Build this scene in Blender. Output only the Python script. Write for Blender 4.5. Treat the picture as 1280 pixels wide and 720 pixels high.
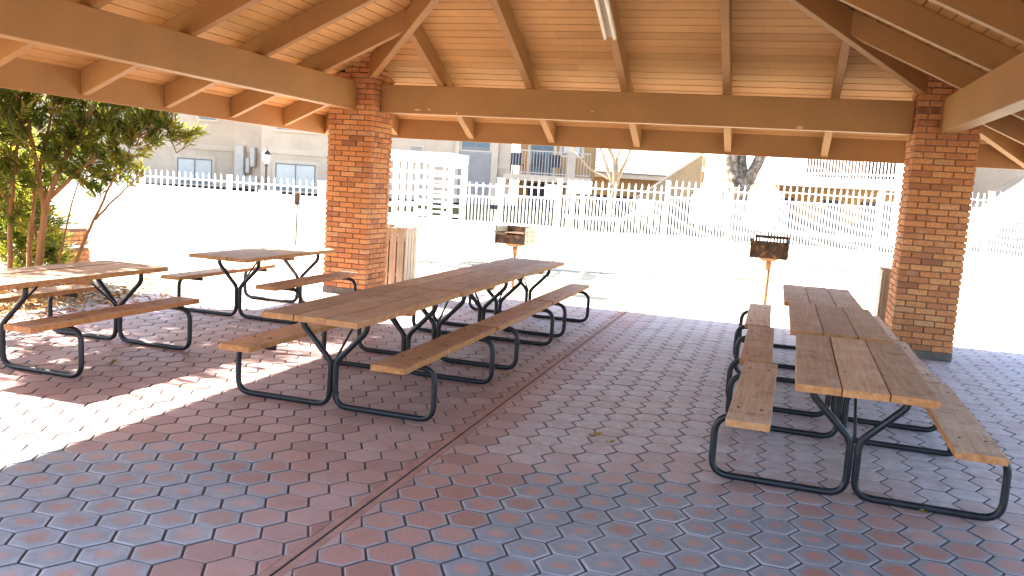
import bpy, math, random
from mathutils import Vector, Matrix, noise

# ------------------------------------------------------------------ scene, camera, light
S = bpy.context.scene
for o in list(bpy.data.objects):
    bpy.data.objects.remove(o)
COL = S.collection

cd = bpy.data.cameras.new("camera")
cam = bpy.data.objects.new("camera", cd); COL.objects.link(cam)
cd.sensor_width = 36.0; cd.lens = 1055.92 / 1280 * 36; cd.clip_start = 0.05; cd.clip_end = 2000
cr, cu, cf = Vector((0.95237563, 0.2981196, 0.06407307)), Vector((-0.09774842, 0.0994437, 0.99023038)), Vector((-0.28883542, 0.94933432, -0.12384848))
cam.matrix_world = Matrix(((cr.x, cu.x, -cf.x, 0), (cr.y, cu.y, -cf.y, 0), (cr.z, cu.z, -cf.z, 1.6633), (0, 0, 0, 1)))
S.camera = cam

SUN_TO = Vector((-2.94, 0.35, 2.15)).normalized()      # towards the sun
w = bpy.data.worlds.new("World"); S.world = w; w.use_nodes = True
nt = w.node_tree; bg = nt.nodes["Background"]
sky = nt.nodes.new("ShaderNodeTexSky"); sky.sky_type = 'NISHITA'; sky.sun_disc = False
sky.sun_elevation = math.asin(SUN_TO.z); sky.sun_rotation = math.atan2(SUN_TO.x, SUN_TO.y) % (2 * math.pi)
sky.air_density = 1.0; sky.dust_density = 1.5
nt.links.new(sky.outputs[0], bg.inputs[0]); bg.inputs[1].default_value = 0.09

ld = bpy.data.lights.new("sun", 'SUN'); ld.energy = 5.0; ld.angle = math.radians(0.55); ld.color = (1.0, 0.94, 0.85)
sun = bpy.data.objects.new("sun", ld); COL.objects.link(sun)
sun.rotation_euler = SUN_TO.to_track_quat('Z', 'Y').to_euler(); sun.location = (-20, 3, 16)

S.view_settings.view_transform = 'Standard'; S.view_settings.look = 'None'
S.view_settings.exposure = 3.6; S.view_settings.gamma = 1.0
S.cycles.max_bounces = 10; S.cycles.diffuse_bounces = 6; S.cycles.glossy_bounces = 3
S.cycles.transmission_bounces = 3; S.cycles.transparent_max_bounces = 6
S.cycles.caustics_reflective = False; S.cycles.caustics_refractive = False
S.cycles.sample_clamp_indirect = 8.0
S.cycles.use_denoising = True

# ------------------------------------------------------------------ helpers
def sstep(a, b, x):
    t = max(0.0, min(1.0, (x - a) / (b - a))) if a != b else float(x > a)
    return t * t * (3 - 2 * t)
def nz(x, y, s=1.0, z=0.0): return noise.noise(Vector((x * s, y * s, z)))

class MB:
    def __init__(self): self.v = []; self.f = []; self.a = {}
    def face(self, pts, **at):
        b = len(self.v); self.v += [tuple(p) for p in pts]; self.f.append(tuple(range(b, b + len(pts))))
        for k in at: self.a.setdefault(k, {}).update({b + i: at[k] for i in range(len(pts))})
    def _attr(self, b, n, at):
        for k in at: self.a.setdefault(k, {}).update({b + i: at[k] for i in range(n)})
    def pts8(self, p, **at):
        b = len(self.v); self.v += [tuple(q) for q in p]
        for f in ((0, 3, 2, 1), (4, 5, 6, 7), (0, 1, 5, 4), (1, 2, 6, 5), (2, 3, 7, 6), (3, 0, 4, 7)): self.f.append(tuple(b + i for i in f))
        self._attr(b, 8, at)
    def box(self, x0, x1, y0, y1, z0, z1, **at):
        self.pts8([(x0, y0, z0), (x1, y0, z0), (x1, y1, z0), (x0, y1, z0), (x0, y0, z1), (x1, y0, z1), (x1, y1, z1), (x0, y1, z1)], **at)
    def tube(self, pts, r, n=10, caps=True, **at):
        pts = [Vector(p) for p in pts]
        rr = r if isinstance(r, (list, tuple)) else [r] * len(pts)
        b = len(self.v); ref = None
        for i, p in enumerate(pts):
            d = (pts[min(i + 1, len(pts) - 1)] - pts[max(i - 1, 0)]).normalized()
            if ref is None:
                ref = d.cross(Vector((0, 0, 1)))
                if ref.length < 0.05: ref = d.cross(Vector((0, 1, 0)))
            ref = (ref - d * ref.dot(d)).normalized(); q = d.cross(ref)
            for k in range(n):
                a = 2 * math.pi * k / n
                self.v.append(tuple(p + (ref * math.cos(a) + q * math.sin(a)) * rr[i]))
        for i in range(len(pts) - 1):
            for k in range(n):
                k2 = (k + 1) % n
                self.f.append((b + i * n + k, b + i * n + k2, b + (i + 1) * n + k2, b + (i + 1) * n + k))
        if caps:
            self.f.append(tuple(b + k for k in reversed(range(n)))); self.f.append(tuple(b + (len(pts) - 1) * n + k for k in range(n)))
        self._attr(b, n * len(pts), at)
    def lathe(self, prof, c, n=16):
        b = len(self.v)
        for r, z in prof:
            for k in range(n):
                a = 2 * math.pi * k / n; self.v.append((c[0] + r * math.cos(a), c[1] + r * math.sin(a), c[2] + z))
        for i in range(len(prof) - 1):
            for k in range(n):
                k2 = (k + 1) % n; self.f.append((b + i * n + k, b + i * n + k2, b + (i + 1) * n + k2, b + (i + 1) * n + k))
        self.f.append(tuple(b + k for k in reversed(range(n)))); self.f.append(tuple(b + (len(prof) - 1) * n + k for k in range(n)))
    def build(self, name, mat, parent=None, smooth=False, bevel=0, loc=None, color=None):
        me = bpy.data.meshes.new(name); me.from_pydata(self.v, [], self.f); me.materials.append(mat)
        for k, d in self.a.items():
            at = me.attributes.new(k, 'FLOAT', 'POINT'); vals = [0.0] * len(self.v)
            for i, x in d.items(): vals[i] = x
            at.data.foreach_set('value', vals)
        if smooth: me.polygons.foreach_set('use_smooth', [True] * len(me.polygons))
        me.update()
        o = bpy.data.objects.new(name, me); COL.objects.link(o)
        if parent: o.parent = parent
        if loc: o.location = loc
        if color: o.color = color
        if bevel:
            m = o.modifiers.new('bevel', 'BEVEL'); m.width = bevel; m.segments = 2; m.limit_method = 'ANGLE'; m.angle_limit = math.radians(40)
        return o

def tag(o, label, cat, group=None, kind=None):
    o['label'] = label; o['category'] = cat
    if group: o['group'] = group
    if kind: o['kind'] = kind
    return o
def thing(name, label, cat, loc=(0, 0, 0), rz=0, group=None):
    o = bpy.data.objects.new(name, None); o.empty_display_size = 0.2; COL.objects.link(o)
    o.location = loc; o.rotation_euler = (0, 0, rz)
    return tag(o, label, cat, group)
def struct(o, kind='structure'): o['kind'] = kind; return o
def arc(c, r, a0, a1, ux, uz, n=7):
    return [Vector(c) + Vector(ux) * (r * math.cos(math.radians(a0 + (a1 - a0) * i / n))) + Vector(uz) * (r * math.sin(math.radians(a0 + (a1 - a0) * i / n))) for i in range(n + 1)]
def fillet(pts, r, n=6):
    """polyline with rounded corners"""
    pts = [Vector(p) for p in pts]; out = [pts[0]]
    for i in range(1, len(pts) - 1):
        p = pts[i]; a = (pts[i - 1] - p); b = (pts[i + 1] - p); la, lb = a.length, b.length; a.normalize(); b.normalize()
        ang = math.acos(max(-1, min(1, a.dot(b)))); d = min(r / math.tan(ang / 2), la * .49, lb * .49)
        p0, p1 = p + a * d, p + b * d
        for k in range(n + 1):
            t = k / n; out.append(p0 * (1 - t) ** 2 + p * 2 * t * (1 - t) + p1 * t * t)
    out.append(pts[-1]); return out

# ------------------------------------------------------------------ materials
def newmat(name, rough=0.6, color=(.5, .5, .5), metal=0.0, spec=0.4):
    m = bpy.data.materials.new(name); m.use_nodes = True
    b = m.node_tree.nodes["Principled BSDF"]
    b.inputs['Base Color'].default_value = (*color, 1); b.inputs['Roughness'].default_value = rough
    b.inputs['Metallic'].default_value = metal; b.inputs['Specular IOR Level'].default_value = spec
    return m, m.node_tree, b
def N(nt, t, **kw):
    n = nt.nodes.new(t)
    for k, v in kw.items():
        if k in n.inputs: n.inputs[k].default_value = v
        else: setattr(n, k, v)
    return n
def ramp(nt, src, stops):
    r = nt.nodes.new('ShaderNodeValToRGB'); cr_ = r.color_ramp
    while len(cr_.elements) < len(stops): cr_.elements.new(0.5)
    for e, (p, c) in zip(cr_.elements, stops): e.position = p; e.color = (*c, 1) if len(c) == 3 else c
    nt.links.new(src, r.inputs[0]); return r.outputs[0]
def mix(nt, fac, a, b, mode='MIX'):
    m = nt.nodes.new('ShaderNodeMix'); m.data_type = 'RGBA'; m.blend_type = mode
    for sock, v in ((m.inputs[0], fac), (m.inputs[6], a), (m.inputs[7], b)):
        if hasattr(v, 'is_linked') or hasattr(v, 'links'): nt.links.new(v, sock)
        elif isinstance(v, (int, float)): sock.default_value = v
        else: sock.default_value = (*v, 1) if len(v) == 3 else v
    return m.outputs[2]
def noise_tex(nt, scale, detail=4, rough=0.6, vec=None, dist=0):
    n = N(nt, 'ShaderNodeTexNoise'); n.inputs['Scale'].default_value = scale; n.inputs['Detail'].default_value = detail
    n.inputs['Roughness'].default_value = rough; n.inputs['Distortion'].default_value = dist
    if vec is not None: nt.links.new(vec, n.inputs['Vector'])
    return n.outputs[0]
def obj_vec(nt, scale=(1, 1, 1)):
    tc = nt.nodes.new('ShaderNodeTexCoord'); mp = nt.nodes.new('ShaderNodeMapping'); mp.inputs['Scale'].default_value = scale
    nt.links.new(tc.outputs['Object'], mp.inputs['Vector']); return mp.outputs[0]
def attr(nt, name):
    a = nt.nodes.new('ShaderNodeAttribute'); a.attribute_name = name; return a.outputs['Fac']
def bump(nt, b, h, strength=0.3, dist=0.01):
    n = nt.nodes.new('ShaderNodeBump'); n.inputs['Strength'].default_value = strength; n.inputs['Distance'].default_value = dist
    nt.links.new(h, n.inputs['Height']); nt.links.new(n.outputs[0], b.inputs['Normal'])
def math_n(nt, op, a, b=None, clamp=False):
    m = nt.nodes.new('ShaderNodeMath'); m.operation = op; m.use_clamp = clamp
    for i, v in enumerate((a, b)):
        if v is None: continue
        if isinstance(v, (int, float)): m.inputs[i].default_value = v
        else: nt.links.new(v, m.inputs[i])
    return m.outputs[0]

def simple_mat(name, col, rough=0.7, var=0.12, scale=6, bstr=0.15, bscale=60, spec=0.3, metal=0.0, vec_scale=(1, 1, 1)):
    m, t, b = newmat(name, rough, col, metal, spec)
    v = obj_vec(t, vec_scale)
    n1 = noise_tex(t, scale, 5, 0.6, v)
    lo = tuple(c * (1 - var) for c in col); hi = tuple(min(1, c * (1 + var)) for c in col)
    c = ramp(t, n1, [(0.3, lo), (0.7, hi)])
    t.links.new(c, b.inputs['Base Color'])
    if bstr: bump(t, b, noise_tex(t, bscale, 3, 0.6, v), bstr, 0.004)
    return m

M = {}
# painted timber of the pavilion: even tan-brown paint, faint streaks, a few scuffs
def paint_mat(name, col, rough, boards=False):
    m, t, b = newmat(name, rough, col, 0, 0.3)
    v = obj_vec(t, (1, 1, 1)); n1 = noise_tex(t, 1.3, 6, 0.65, v); n2 = noise_tex(t, 14, 4, 0.7, v)
    c = ramp(t, n1, [(0.3, tuple(x * .86 for x in col)), (0.7, tuple(min(1, x * 1.1) for x in col))])
    c = mix(t, math_n(t, 'MULTIPLY', n2, 0.25), c, tuple(x * .7 for x in col))
    sp = ramp(t, noise_tex(t, 5.0, 8, 0.75, v), [(0.73, (0, 0, 0)), (0.77, (1, 1, 1))])
    c = mix(t, math_n(t, 'MULTIPLY', sp, 0.35), c, tuple(min(1, x * 1.5) for x in col))
    if boards:
        bt = ramp(t, attr(t, 'tone'), [(0, (.82, .82, .82)), (.5, (.98, .98, .98)), (1, (1.0, 1.0, 1.0))]); c = mix(t, 1.0, c, bt, 'MULTIPLY')
        kn = ramp(t, noise_tex(t, 3.7, 7, .8, v), [(.70, (0, 0, 0)), (.76, (.5, .5, .5))]); c = mix(t, kn, c, (.22, .12, .06))
    t.links.new(c, b.inputs['Base Color']); bump(t, b, n2, 0.15, 0.006); return m
M['beam'] = paint_mat('tan_paint', (.36, .190, .070), .55)
M['ceiling'] = paint_mat('ceiling_paint', (.57, .310, .112), .6, True)
M['chip'] = simple_mat('bare_primer', (.58, .44, .28), .8, .2, 30)
M['shingle'] = simple_mat('roof_shingle', (.03, .022, .017), .9, .3, 20)
M['deckdark'] = simple_mat('roof_deck', (.10, .06, .035), .9)

# brick: every brick carries its own tone in 'tone'
def brick_mat():
    m, t, b = newmat('brick', .85, (.4, .18, .08), 0, .25)
    v = obj_vec(t); a = attr(t, 'tone')
    c = ramp(t, a, [(0.0, (.22, .085, .045)), (.25, (.40, .16, .065)), (.55, (.55, .225, .080)), (.8, (.58, .28, .11)), (1, (.44, .27, .15))])
    n = noise_tex(t, 55, 6, .75, v); n2 = noise_tex(t, 9, 5, .6, v)
    c = mix(t, ramp(t, n, [(.40, (0, 0, 0)), (.66, (.65, .65, .65))]), c, (.20, .085, .05))
    c = mix(t, ramp(t, n2, [(.55, (0, 0, 0)), (.75, (.35, .35, .35))]), c, (.55, .36, .22))
    t.links.new(c, b.inputs['Base Color']); bump(t, b, n, .5, .006); return m
M['brick'] = brick_mat()
M['mortar'] = simple_mat('mortar', (.20, .11, .07), .95, .2, 30, .4)
M['footing'] = simple_mat('dark_footing', (.10, .09, .08), .95, .3, 9, .3)
M['concrete'] = simple_mat('concrete', (.30, .28, .25), .9, .25, 9, .3)

# weathered planks; object colour multiplies the tone, 'tone' is per board, grain runs along local Y
def wood_mat():
    m, t, b = newmat('weathered_wood', .75, (.3, .2, .12), 0, .3)
    oi = t.nodes.new('ShaderNodeObjectInfo'); a = attr(t, 'tone')
    tc = t.nodes.new('ShaderNodeTexCoord'); mp = t.nodes.new('ShaderNodeMapping'); t.links.new(tc.outputs['Object'], mp.inputs['Vector'])
    cmb = t.nodes.new('ShaderNodeCombineXYZ'); t.links.new(math_n(t, 'MULTIPLY', a, 37.0), cmb.inputs[0]); t.links.new(math_n(t, 'MULTIPLY', oi.outputs['Random'], 53.0), cmb.inputs[1])
    t.links.new(cmb.outputs[0], mp.inputs['Location'])
    gv = t.nodes.new('ShaderNodeMapping'); gv.inputs['Scale'].default_value = (60, 2.2, 60); t.links.new(mp.outputs[0], gv.inputs['Vector'])
    g = noise_tex(t, 1.0, 6, .65, gv.outputs[0], .6)
    big = noise_tex(t, 4.5, 5, .6, mp.outputs[0]); fine = noise_tex(t, 60, 4, .7, mp.outputs[0])
    c = ramp(t, g, [(.25, (.24, .155, .095)), (.5, (.42, .295, .21)), (.75, (.56, .42, .32))])
    c = mix(t, ramp(t, big, [(.35, (0, 0, 0)), (.7, (.55, .55, .55))]), c, (.42, .34, .27))
    c = mix(t, ramp(t, noise_tex(t, 7.5, 6, .7, mp.outputs[0]), [(.54, (0, 0, 0)), (.70, (.8, .8, .8))]), c, (.17, .095, .05))
    c = mix(t, ramp(t, noise_tex(t, 2.6, 7, .75, mp.outputs[0]), [(.52, (0, 0, 0)), (.64, (.55, .55, .55))]), c, (.52, .45, .38))
    tone = t.nodes.new('ShaderNodeMapRange'); tone.inputs[3].default_value = .82; tone.inputs[4].default_value = 1.15; t.links.new(a, tone.inputs[0])
    c = mix(t, 1.0, c, oi.outputs['Color'], 'MULTIPLY')
    vm = t.nodes.new('ShaderNodeVectorMath'); vm.operation = 'SCALE'; t.links.new(c, vm.inputs[0]); t.links.new(tone.outputs[0], vm.inputs['Scale'])
    # sawn ends and long edges keep the raw orange of the lumber
    geo = t.nodes.new('ShaderNodeNewGeometry'); sx = t.nodes.new('ShaderNodeSeparateXYZ'); t.links.new(geo.outputs['Normal'], sx.inputs[0])
    up = math_n(t, 'ABSOLUTE', sx.outputs[2]); side = ramp(t, up, [(.35, (1, 1, 1)), (.75, (0, 0, 0))])
    raw = ramp(t, noise_tex(t, 22, 6, .7, mp.outputs[0]), [(.3, (.20, .075, .024)), (.55, (.38, .165, .055)), (.75, (.44, .25, .12))])
    c2 = mix(t, math_n(t, 'MULTIPLY', side, .85), vm.outputs[0], raw)
    t.links.new(c2, b.inputs['Base Color'])
    h = mix(t, .5, g, fine); bump(t, b, h, .45, .004); return m
M['wood'] = wood_mat()
def steel_mat():
    m, t, b = newmat('black_painted_steel', .38, (.02, .023, .03), 0, .33)
    v = obj_vec(t); n = noise_tex(t, 9, 6, .7, v)
    c = ramp(t, n, [(.45, (.007, .009, .014)), (.68, (.013, .015, .021)), (.74, (.10, .06, .04))])
    t.links.new(c, b.inputs['Base Color']); t.links.new(ramp(t, n, [(.4, (.32,) * 3), (.75, (.75,) * 3)]), b.inputs['Roughness']); return m
M['steel'] = steel_mat()
def rust_mat():
    m, t, b = newmat('rusty_steel', .8, (.1, .06, .03), .1, .3)
    v = obj_vec(t); n = noise_tex(t, 13, 6, .7, v)
    c = ramp(t, n, [(.35, (.022, .016, .012)), (.55, (.07, .035, .018)), (.72, (.30, .14, .05))])
    t.links.new(c, b.inputs['Base Color']); bump(t, b, noise_tex(t, 60, 4, .7, v), .4, .004); return m
M['rust'] = rust_mat()
M['rustpost'] = simple_mat('rusty_post', (.33, .17, .075), .85, .35, 20, .3)
M['galv'] = simple_mat('aged_plate', (.42, .36, .24), .6, .35, 20, .2)
M['bracket'] = simple_mat('dark_bracket', (.05, .045, .04), .6)
M['tube'] = newmat('fluorescent_tube', .25, (.94, .90, .80))[0]
M['fixture'] = newmat('fixture_enamel', .4, (.5, .42, .33))[0]

# hexagonal pavers: 'hexd' 0 centre..1 rim, 'wear' bloom width, 'dust' overall fading and painted sky sheen, 'tone' per paver
def paver_mat():
    m, t, b = newmat('hexagonal_paver', .62, (.3, .16, .13), 0, .35)
    v = obj_vec(t); hd = attr(t, 'hexd'); we = attr(t, 'wear'); du = attr(t, 'dust'); tn = attr(t, 'tone')
    fine = noise_tex(t, 70, 5, .7, v); med = noise_tex(t, 14, 5, .65, v); big = noise_tex(t, 1.6, 4, .6, v)
    red = ramp(t, tn, [(0, (.265, .128, .100)), (.5, (.330, .168, .134)), (1, (.370, .210, .172))])
    red = mix(t, ramp(t, fine, [(.35, (0, 0, 0)), (.75, (.6, .6, .6))]), red, (.20, .10, .08))
    # position inside the bloom, broken up by noise
    d = math_n(t, 'ADD', hd, math_n(t, 'MULTIPLY', math_n(t, 'SUBTRACT', med, .5), .60))
    d = math_n(t, 'ADD', d, math_n(t, 'MULTIPLY', math_n(t, 'SUBTRACT', tn, .5), .30))
    thr = math_n(t, 'SUBTRACT', 1.06, math_n(t, 'MULTIPLY', we, .88))
    k = math_n(t, 'DIVIDE', math_n(t, 'SUBTRACT', d, thr), .36, True)
    blue = mix(t, ramp(t, med, [(.3, (0, 0, 0)), (.7, (1, 1, 1))]), (.135, .148, .170), (.215, .228, .252))
    c = mix(t, math_n(t, 'MULTIPLY', k, .95), red, blue)
    # thin pale efflorescence just inside the joint
    e = ramp(t, hd, [(.80, (0, 0, 0)), (.88, (1, 1, 1)), (.95, (1, 1, 1)), (.98, (0, 0, 0))])
    e = math_n(t, 'MULTIPLY', e, math_n(t, 'MULTIPLY', ramp(t, big, [(.42, (0, 0, 0)), (.62, (.75, .75, .75))]), math_n(t, 'MAXIMUM', we, math_n(t, 'MULTIPLY', du, .55))))
    c = mix(t, e, c, (.40, .39, .41))
    dusty_sheen = mix(t, ramp(t, med, [(.3, (0, 0, 0)), (.7, (1, 1, 1))]), (.300, .245, .235), (.470, .430, .440))  # pale lavender also carries the sky's sheen as colour
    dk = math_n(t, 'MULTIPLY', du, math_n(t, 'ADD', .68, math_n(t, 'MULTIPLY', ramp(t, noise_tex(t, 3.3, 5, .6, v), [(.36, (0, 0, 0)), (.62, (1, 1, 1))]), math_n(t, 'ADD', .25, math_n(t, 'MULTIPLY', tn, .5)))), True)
    c = mix(t, dk, c, dusty_sheen)
    c = mix(t, ramp(t, hd, [(.952, (0, 0, 0)), (.985, (.8, .8, .8))]), c, (.062, .048, .046))
    stain = ramp(t, noise_tex(t, 3.1, 6, .7, v), [(.58, (0, 0, 0)), (.72, (.45, .45, .45))])
    c = mix(t, stain, c, (.13, .085, .07))
    c = mix(t, ramp(t, noise_tex(t, 150, 2, .5, v), [(.66, (0, 0, 0)), (.74, (.5, .5, .5))]), c, (.10, .08, .075))
    t.links.new(c, b.inputs['Base Color'])
    t.links.new(ramp(t, med, [(.3, (.50,) * 3), (.7, (.72,) * 3)]), b.inputs['Roughness'])
    h = mix(t, .4, fine, med); bump(t, b, h, .35, .004); return m
M['paver'] = paver_mat()
M['grout'] = simple_mat('paver_joint_sand', (.075, .050, .045), .95, .35, 12, .4)
M['border'] = simple_mat('smooth_border', (.29, .155, .122), .7, .25, 7, .2)
M['gap'] = simple_mat('joint_gap', (.018, .012, .012), .95)

def ground_mat():
    m, t, b = newmat('dry_lawn', .95, (.4, .35, .27), 0, .1)
    v = obj_vec(t); n = noise_tex(t, .45, 6, .65, v); f = noise_tex(t, 22, 5, .75, v)
    c = ramp(t, n, [(.3, (.30, .265, .19)), (.7, (.40, .355, .27))])
    c = mix(t, ramp(t, f, [(.5, (0, 0, 0)), (.75, (.5, .5, .5))]), c, (.22, .20, .11))
    t.links.new(c, b.inputs['Base Color']); bump(t, b, f, .5, .03); return m
M['ground'] = ground_mat()
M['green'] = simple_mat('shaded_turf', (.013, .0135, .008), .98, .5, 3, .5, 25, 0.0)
M['walk'] = simple_mat('pale_concrete_walk', (.40, .37, .33), .9, .1, 3)
M['white'] = simple_mat('white_enamel', (.80, .80, .78), .45, .04, 4, .05)
M['whitewall'] = simple_mat('white_stucco', (.74, .71, .66), .9, .06, 3, .3, 40)
M['stucco'] = simple_mat('grey_tan_stucco', (.47, .35, .255), .92, .10, 1.2, .5, 25)
M['stuccotrim'] = simple_mat('stucco_trim', (.50, .385, .285), .9, .08, 2, .3, 30)
M['tan'] = simple_mat('tan_stucco', (.34, .20, .085), .92, .10, 2, .4, 25)
M['shadewall'] = simple_mat('shade_darkened_wall', (.15, .10, .075), .9, .1, 2, .3, 30)  # tan wall with the balcony's shade put into its colour
M['dado'] = simple_mat('dark_dado', (.075, .06, .06), .9, .15, 3)
M['stair'] = simple_mat('stair_stucco', (.30, .20, .11), .9, .1, 3, .3, 30)
M['siding'] = simple_mat('lap_siding', (.27, .235, .215), .8, .08, 3)
M['tilewhite'] = simple_mat('pale_roof_tile', (.20, .175, .155), .85, .12, 6)
M['darkdoor'] = simple_mat('dark_door', (.045, .032, .055), .5, .2)
M['darkbrown'] = simple_mat('dark_opening', (.035, .024, .020), .7)
M['frame'] = newmat('window_frame', .5, (.16, .155, .16))[0]
M['glass'] = newmat('window_glass', .25, (.10, .13, .15), 0, .3)[0]
M['blind'] = simple_mat('window_blinds', (.52, .48, .43), .7, .06, 3, 0, spec=.1)
M['lampblack'] = newmat('black_lamp_iron', .45, (.015, .016, .02))[0]
M['globe'] = newmat('lamp_globe', .3, (.75, .75, .72))[0]
M['utility'] = simple_mat('utility_box', (.46, .40, .34), .6)
M['railtan'] = newmat('tan_railing', .5, (.42, .36, .31))[0]
M['chairdark'] = newmat('dark_patio_chair', .6, (.03, .028, .035))[0]
M['binwood'] = simple_mat('bin_slat_wood', (.44, .36, .27), .8, .25, 5, .4, 40, vec_scale=(6, 6, .6))
M['liner'] = newmat('bin_liner', .6, (.03, .03, .03))[0]
M['red'] = newmat('sign_red', .5, (.55, .12, .12))[0]
M['inkgrey'] = newmat('sign_grey_ink', .6, (.35, .35, .36))[0]
M['bark'] = simple_mat('oleander_bark', (.25, .12, .05), .9, .25, 12, .5, 50, vec_scale=(1, 1, .3))
def bark2():
    m, t, b = newmat('mottled_bark', .95, (.3, .26, .22), 0, .2); v = obj_vec(t)
    n = noise_tex(t, 8, 6, .7, v); c = ramp(t, n, [(.38, (.035, .028, .022)), (.52, (.11, .085, .065)), (.68, (.26, .22, .18))])
    t.links.new(c, b.inputs['Base Color']); bump(t, b, n, .6, .03); return m
M['bark_mottled'] = bark2()
M['bark_bare'] = simple_mat('bare_bark', (.38, .26, .16), .9, .25, 9, .3)
def leaf_mat(name, stops, tr=.35):
    m, t, b = newmat(name, .42, (.08, .1, .03), 0, .4); a = attr(t, 'tone')
    c = ramp(t, a, stops); t.links.new(c, b.inputs['Base Color'])
    tl = t.nodes.new('ShaderNodeBsdfTranslucent'); mx = t.nodes.new('ShaderNodeMixShader'); mx.inputs[0].default_value = tr
    c2 = mix(t, 1.0, c, (1.35, 1.25, .55), 'MULTIPLY'); t.links.new(c2, tl.inputs[0])
    out = t.nodes['Material Output']; t.links.new(b.outputs[0], mx.inputs[1]); t.links.new(tl.outputs[0], mx.inputs[2]); t.links.new(mx.outputs[0], out.inputs[0]); return m
M['leaf'] = leaf_mat('oleander_leaf', [(0, (.055, .085, .018)), (.4, (.135, .165, .030)), (.75, (.25, .245, .045)), (1, (.36, .27, .07))], .58)
M['grass'] = leaf_mat('grass_blade', [(0, (.10, .11, .03)), (.6, (.22, .19, .08)), (1, (.34, .27, .14))], .25)
M['litter'] = leaf_mat('dead_leaf', [(0, (.13, .055, .02)), (.5, (.27, .13, .045)), (1, (.42, .25, .10))], .25)
M['leafyellow'] = leaf_mat('fallen_leaf', [(0, (.20, .11, .03)), (1, (.36, .30, .07))], .2)

# ------------------------------------------------------------------ ground
def gz(x, y):
    g = 0.55 * sstep(14.3, 24.0, y) - 0.03
    if abs(x) < 40 and 12.2 < y < 60: g += 0.03 * nz(x, y, .35) * sstep(12.2, 14, y)
    return g
def axis(vals):
    out = []
    for a, b, st in vals:
        k = a
        while k < b - 1e-6: out.append(k); k += st
    out.append(vals[-1][1]); return out
def sheet(xs, ys, fz, name, mat):
    m = MB(); nx = len(xs)
    for y in ys:
        for x in xs: m.v.append((x, y, fz(x, y)))
    for j in range(len(ys) - 1):
        for i in range(nx - 1): m.f.append((j * nx + i, j * nx + i + 1, (j + 1) * nx + i + 1, (j + 1) * nx + i))
    return m.build(name, mat, smooth=True)
struct(sheet(axis([(-600, -40, 80), (-40, 40, 1.0), (40, 600, 80)]), axis([(-400, -20, 76), (-20, 12, 4), (12, 62, .9), (62, 900, 120)]), gz, 'ground', M['ground']))
# greener turf strip, shade painted into its colour, between the fence and the flats
def turf(x0, x1, yf, yb, name):
    m = MB(); nx = 40; ny = 8
    for j in range(ny + 1):
        for i in range(nx + 1):
            x = x0 + (x1 - x0) * i / nx; y = yf(x) + (yb(x) - yf(x)) * j / ny
            m.v.append((x, y, gz(x, y) + .045))
    for j in range(ny):
        for i in range(nx): a = j * (nx + 1) + i; m.f.append((a, a + 1, a + nx + 2, a + nx + 1))
    return struct(m.build(name, M['green'], smooth=True))
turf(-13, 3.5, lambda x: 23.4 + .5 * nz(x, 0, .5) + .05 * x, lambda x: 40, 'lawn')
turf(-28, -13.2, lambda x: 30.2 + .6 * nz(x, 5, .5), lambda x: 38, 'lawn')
# narrow concrete mow kerb along the foot of the lawn
KL = [(-30, 14.9), (-14.8, 15.05), (-11.9, 15.2), (-8.2, 15.35), (-4.1, 15.9), (-.35, 17.0), (2.2, 17.6), (6.5, 18.3), (14, 19.6)]
m = MB()
for (xa, ya), (xb, yb_) in zip(KL[:-1], KL[1:]):
    n_ = max(2, int((xb - xa) / .8))
    for i in range(n_):
        t0, t1 = i / n_, (i + 1) / n_ - .012
        x0, y0, x1, y1 = xa + (xb - xa) * t0, ya + (yb_ - ya) * t0, xa + (xb - xa) * t1, ya + (yb_ - ya) * t1
        za, zb_ = gz(x0, y0), gz(x1, y1)
        m.pts8([(x0, y0 - .06, za - .1), (x1, y1 - .06, zb_ - .1), (x1, y1 + .06, zb_ - .1), (x0, y0 + .06, za - .1), (x0, y0 - .06, za + .03), (x1, y1 - .06, zb_ + .03), (x1, y1 + .06, zb_ + .03), (x0, y0 + .06, za + .03)])
struct(m.build('kerb', M['walk'], bevel=.01))

# ------------------------------------------------------------------ pavilion floor
PX0, PX1, PY0, PY1 = -7.25, 4.6, -1.6, 11.95
XJ = -1.832
rng = random.Random(4)
m = MB(); m.box(PX0, PX1, PY0, PY1, -.16, -.006)
struct(m.build('floor', M['grout']))
R_HEX = .1190
hexm = MB()
def paver_state(x, y):
    n = nz(x, y, 1.1, 3.0) + .6 * nz(x, y, 2.7, 7.0)
    if x < XJ:
        we = sstep(4.25, 3.45, y + .35 * n - .12 * (x + 3)) * sstep(-1.95, -2.7, x - .25 * n)
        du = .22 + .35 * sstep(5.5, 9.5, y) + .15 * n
    else:
        we = (.30 + .70 * sstep(-1.55, -.85, x + .1 * n)) * sstep(5.4, 4.3, y + .35 * n)
        we *= 1 - .30 * sstep(.1, 1.0, x) + .15 * n
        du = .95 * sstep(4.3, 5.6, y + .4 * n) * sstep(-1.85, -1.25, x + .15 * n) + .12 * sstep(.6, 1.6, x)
    return max(0, min(1, we)), max(0, min(1, du))
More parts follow.
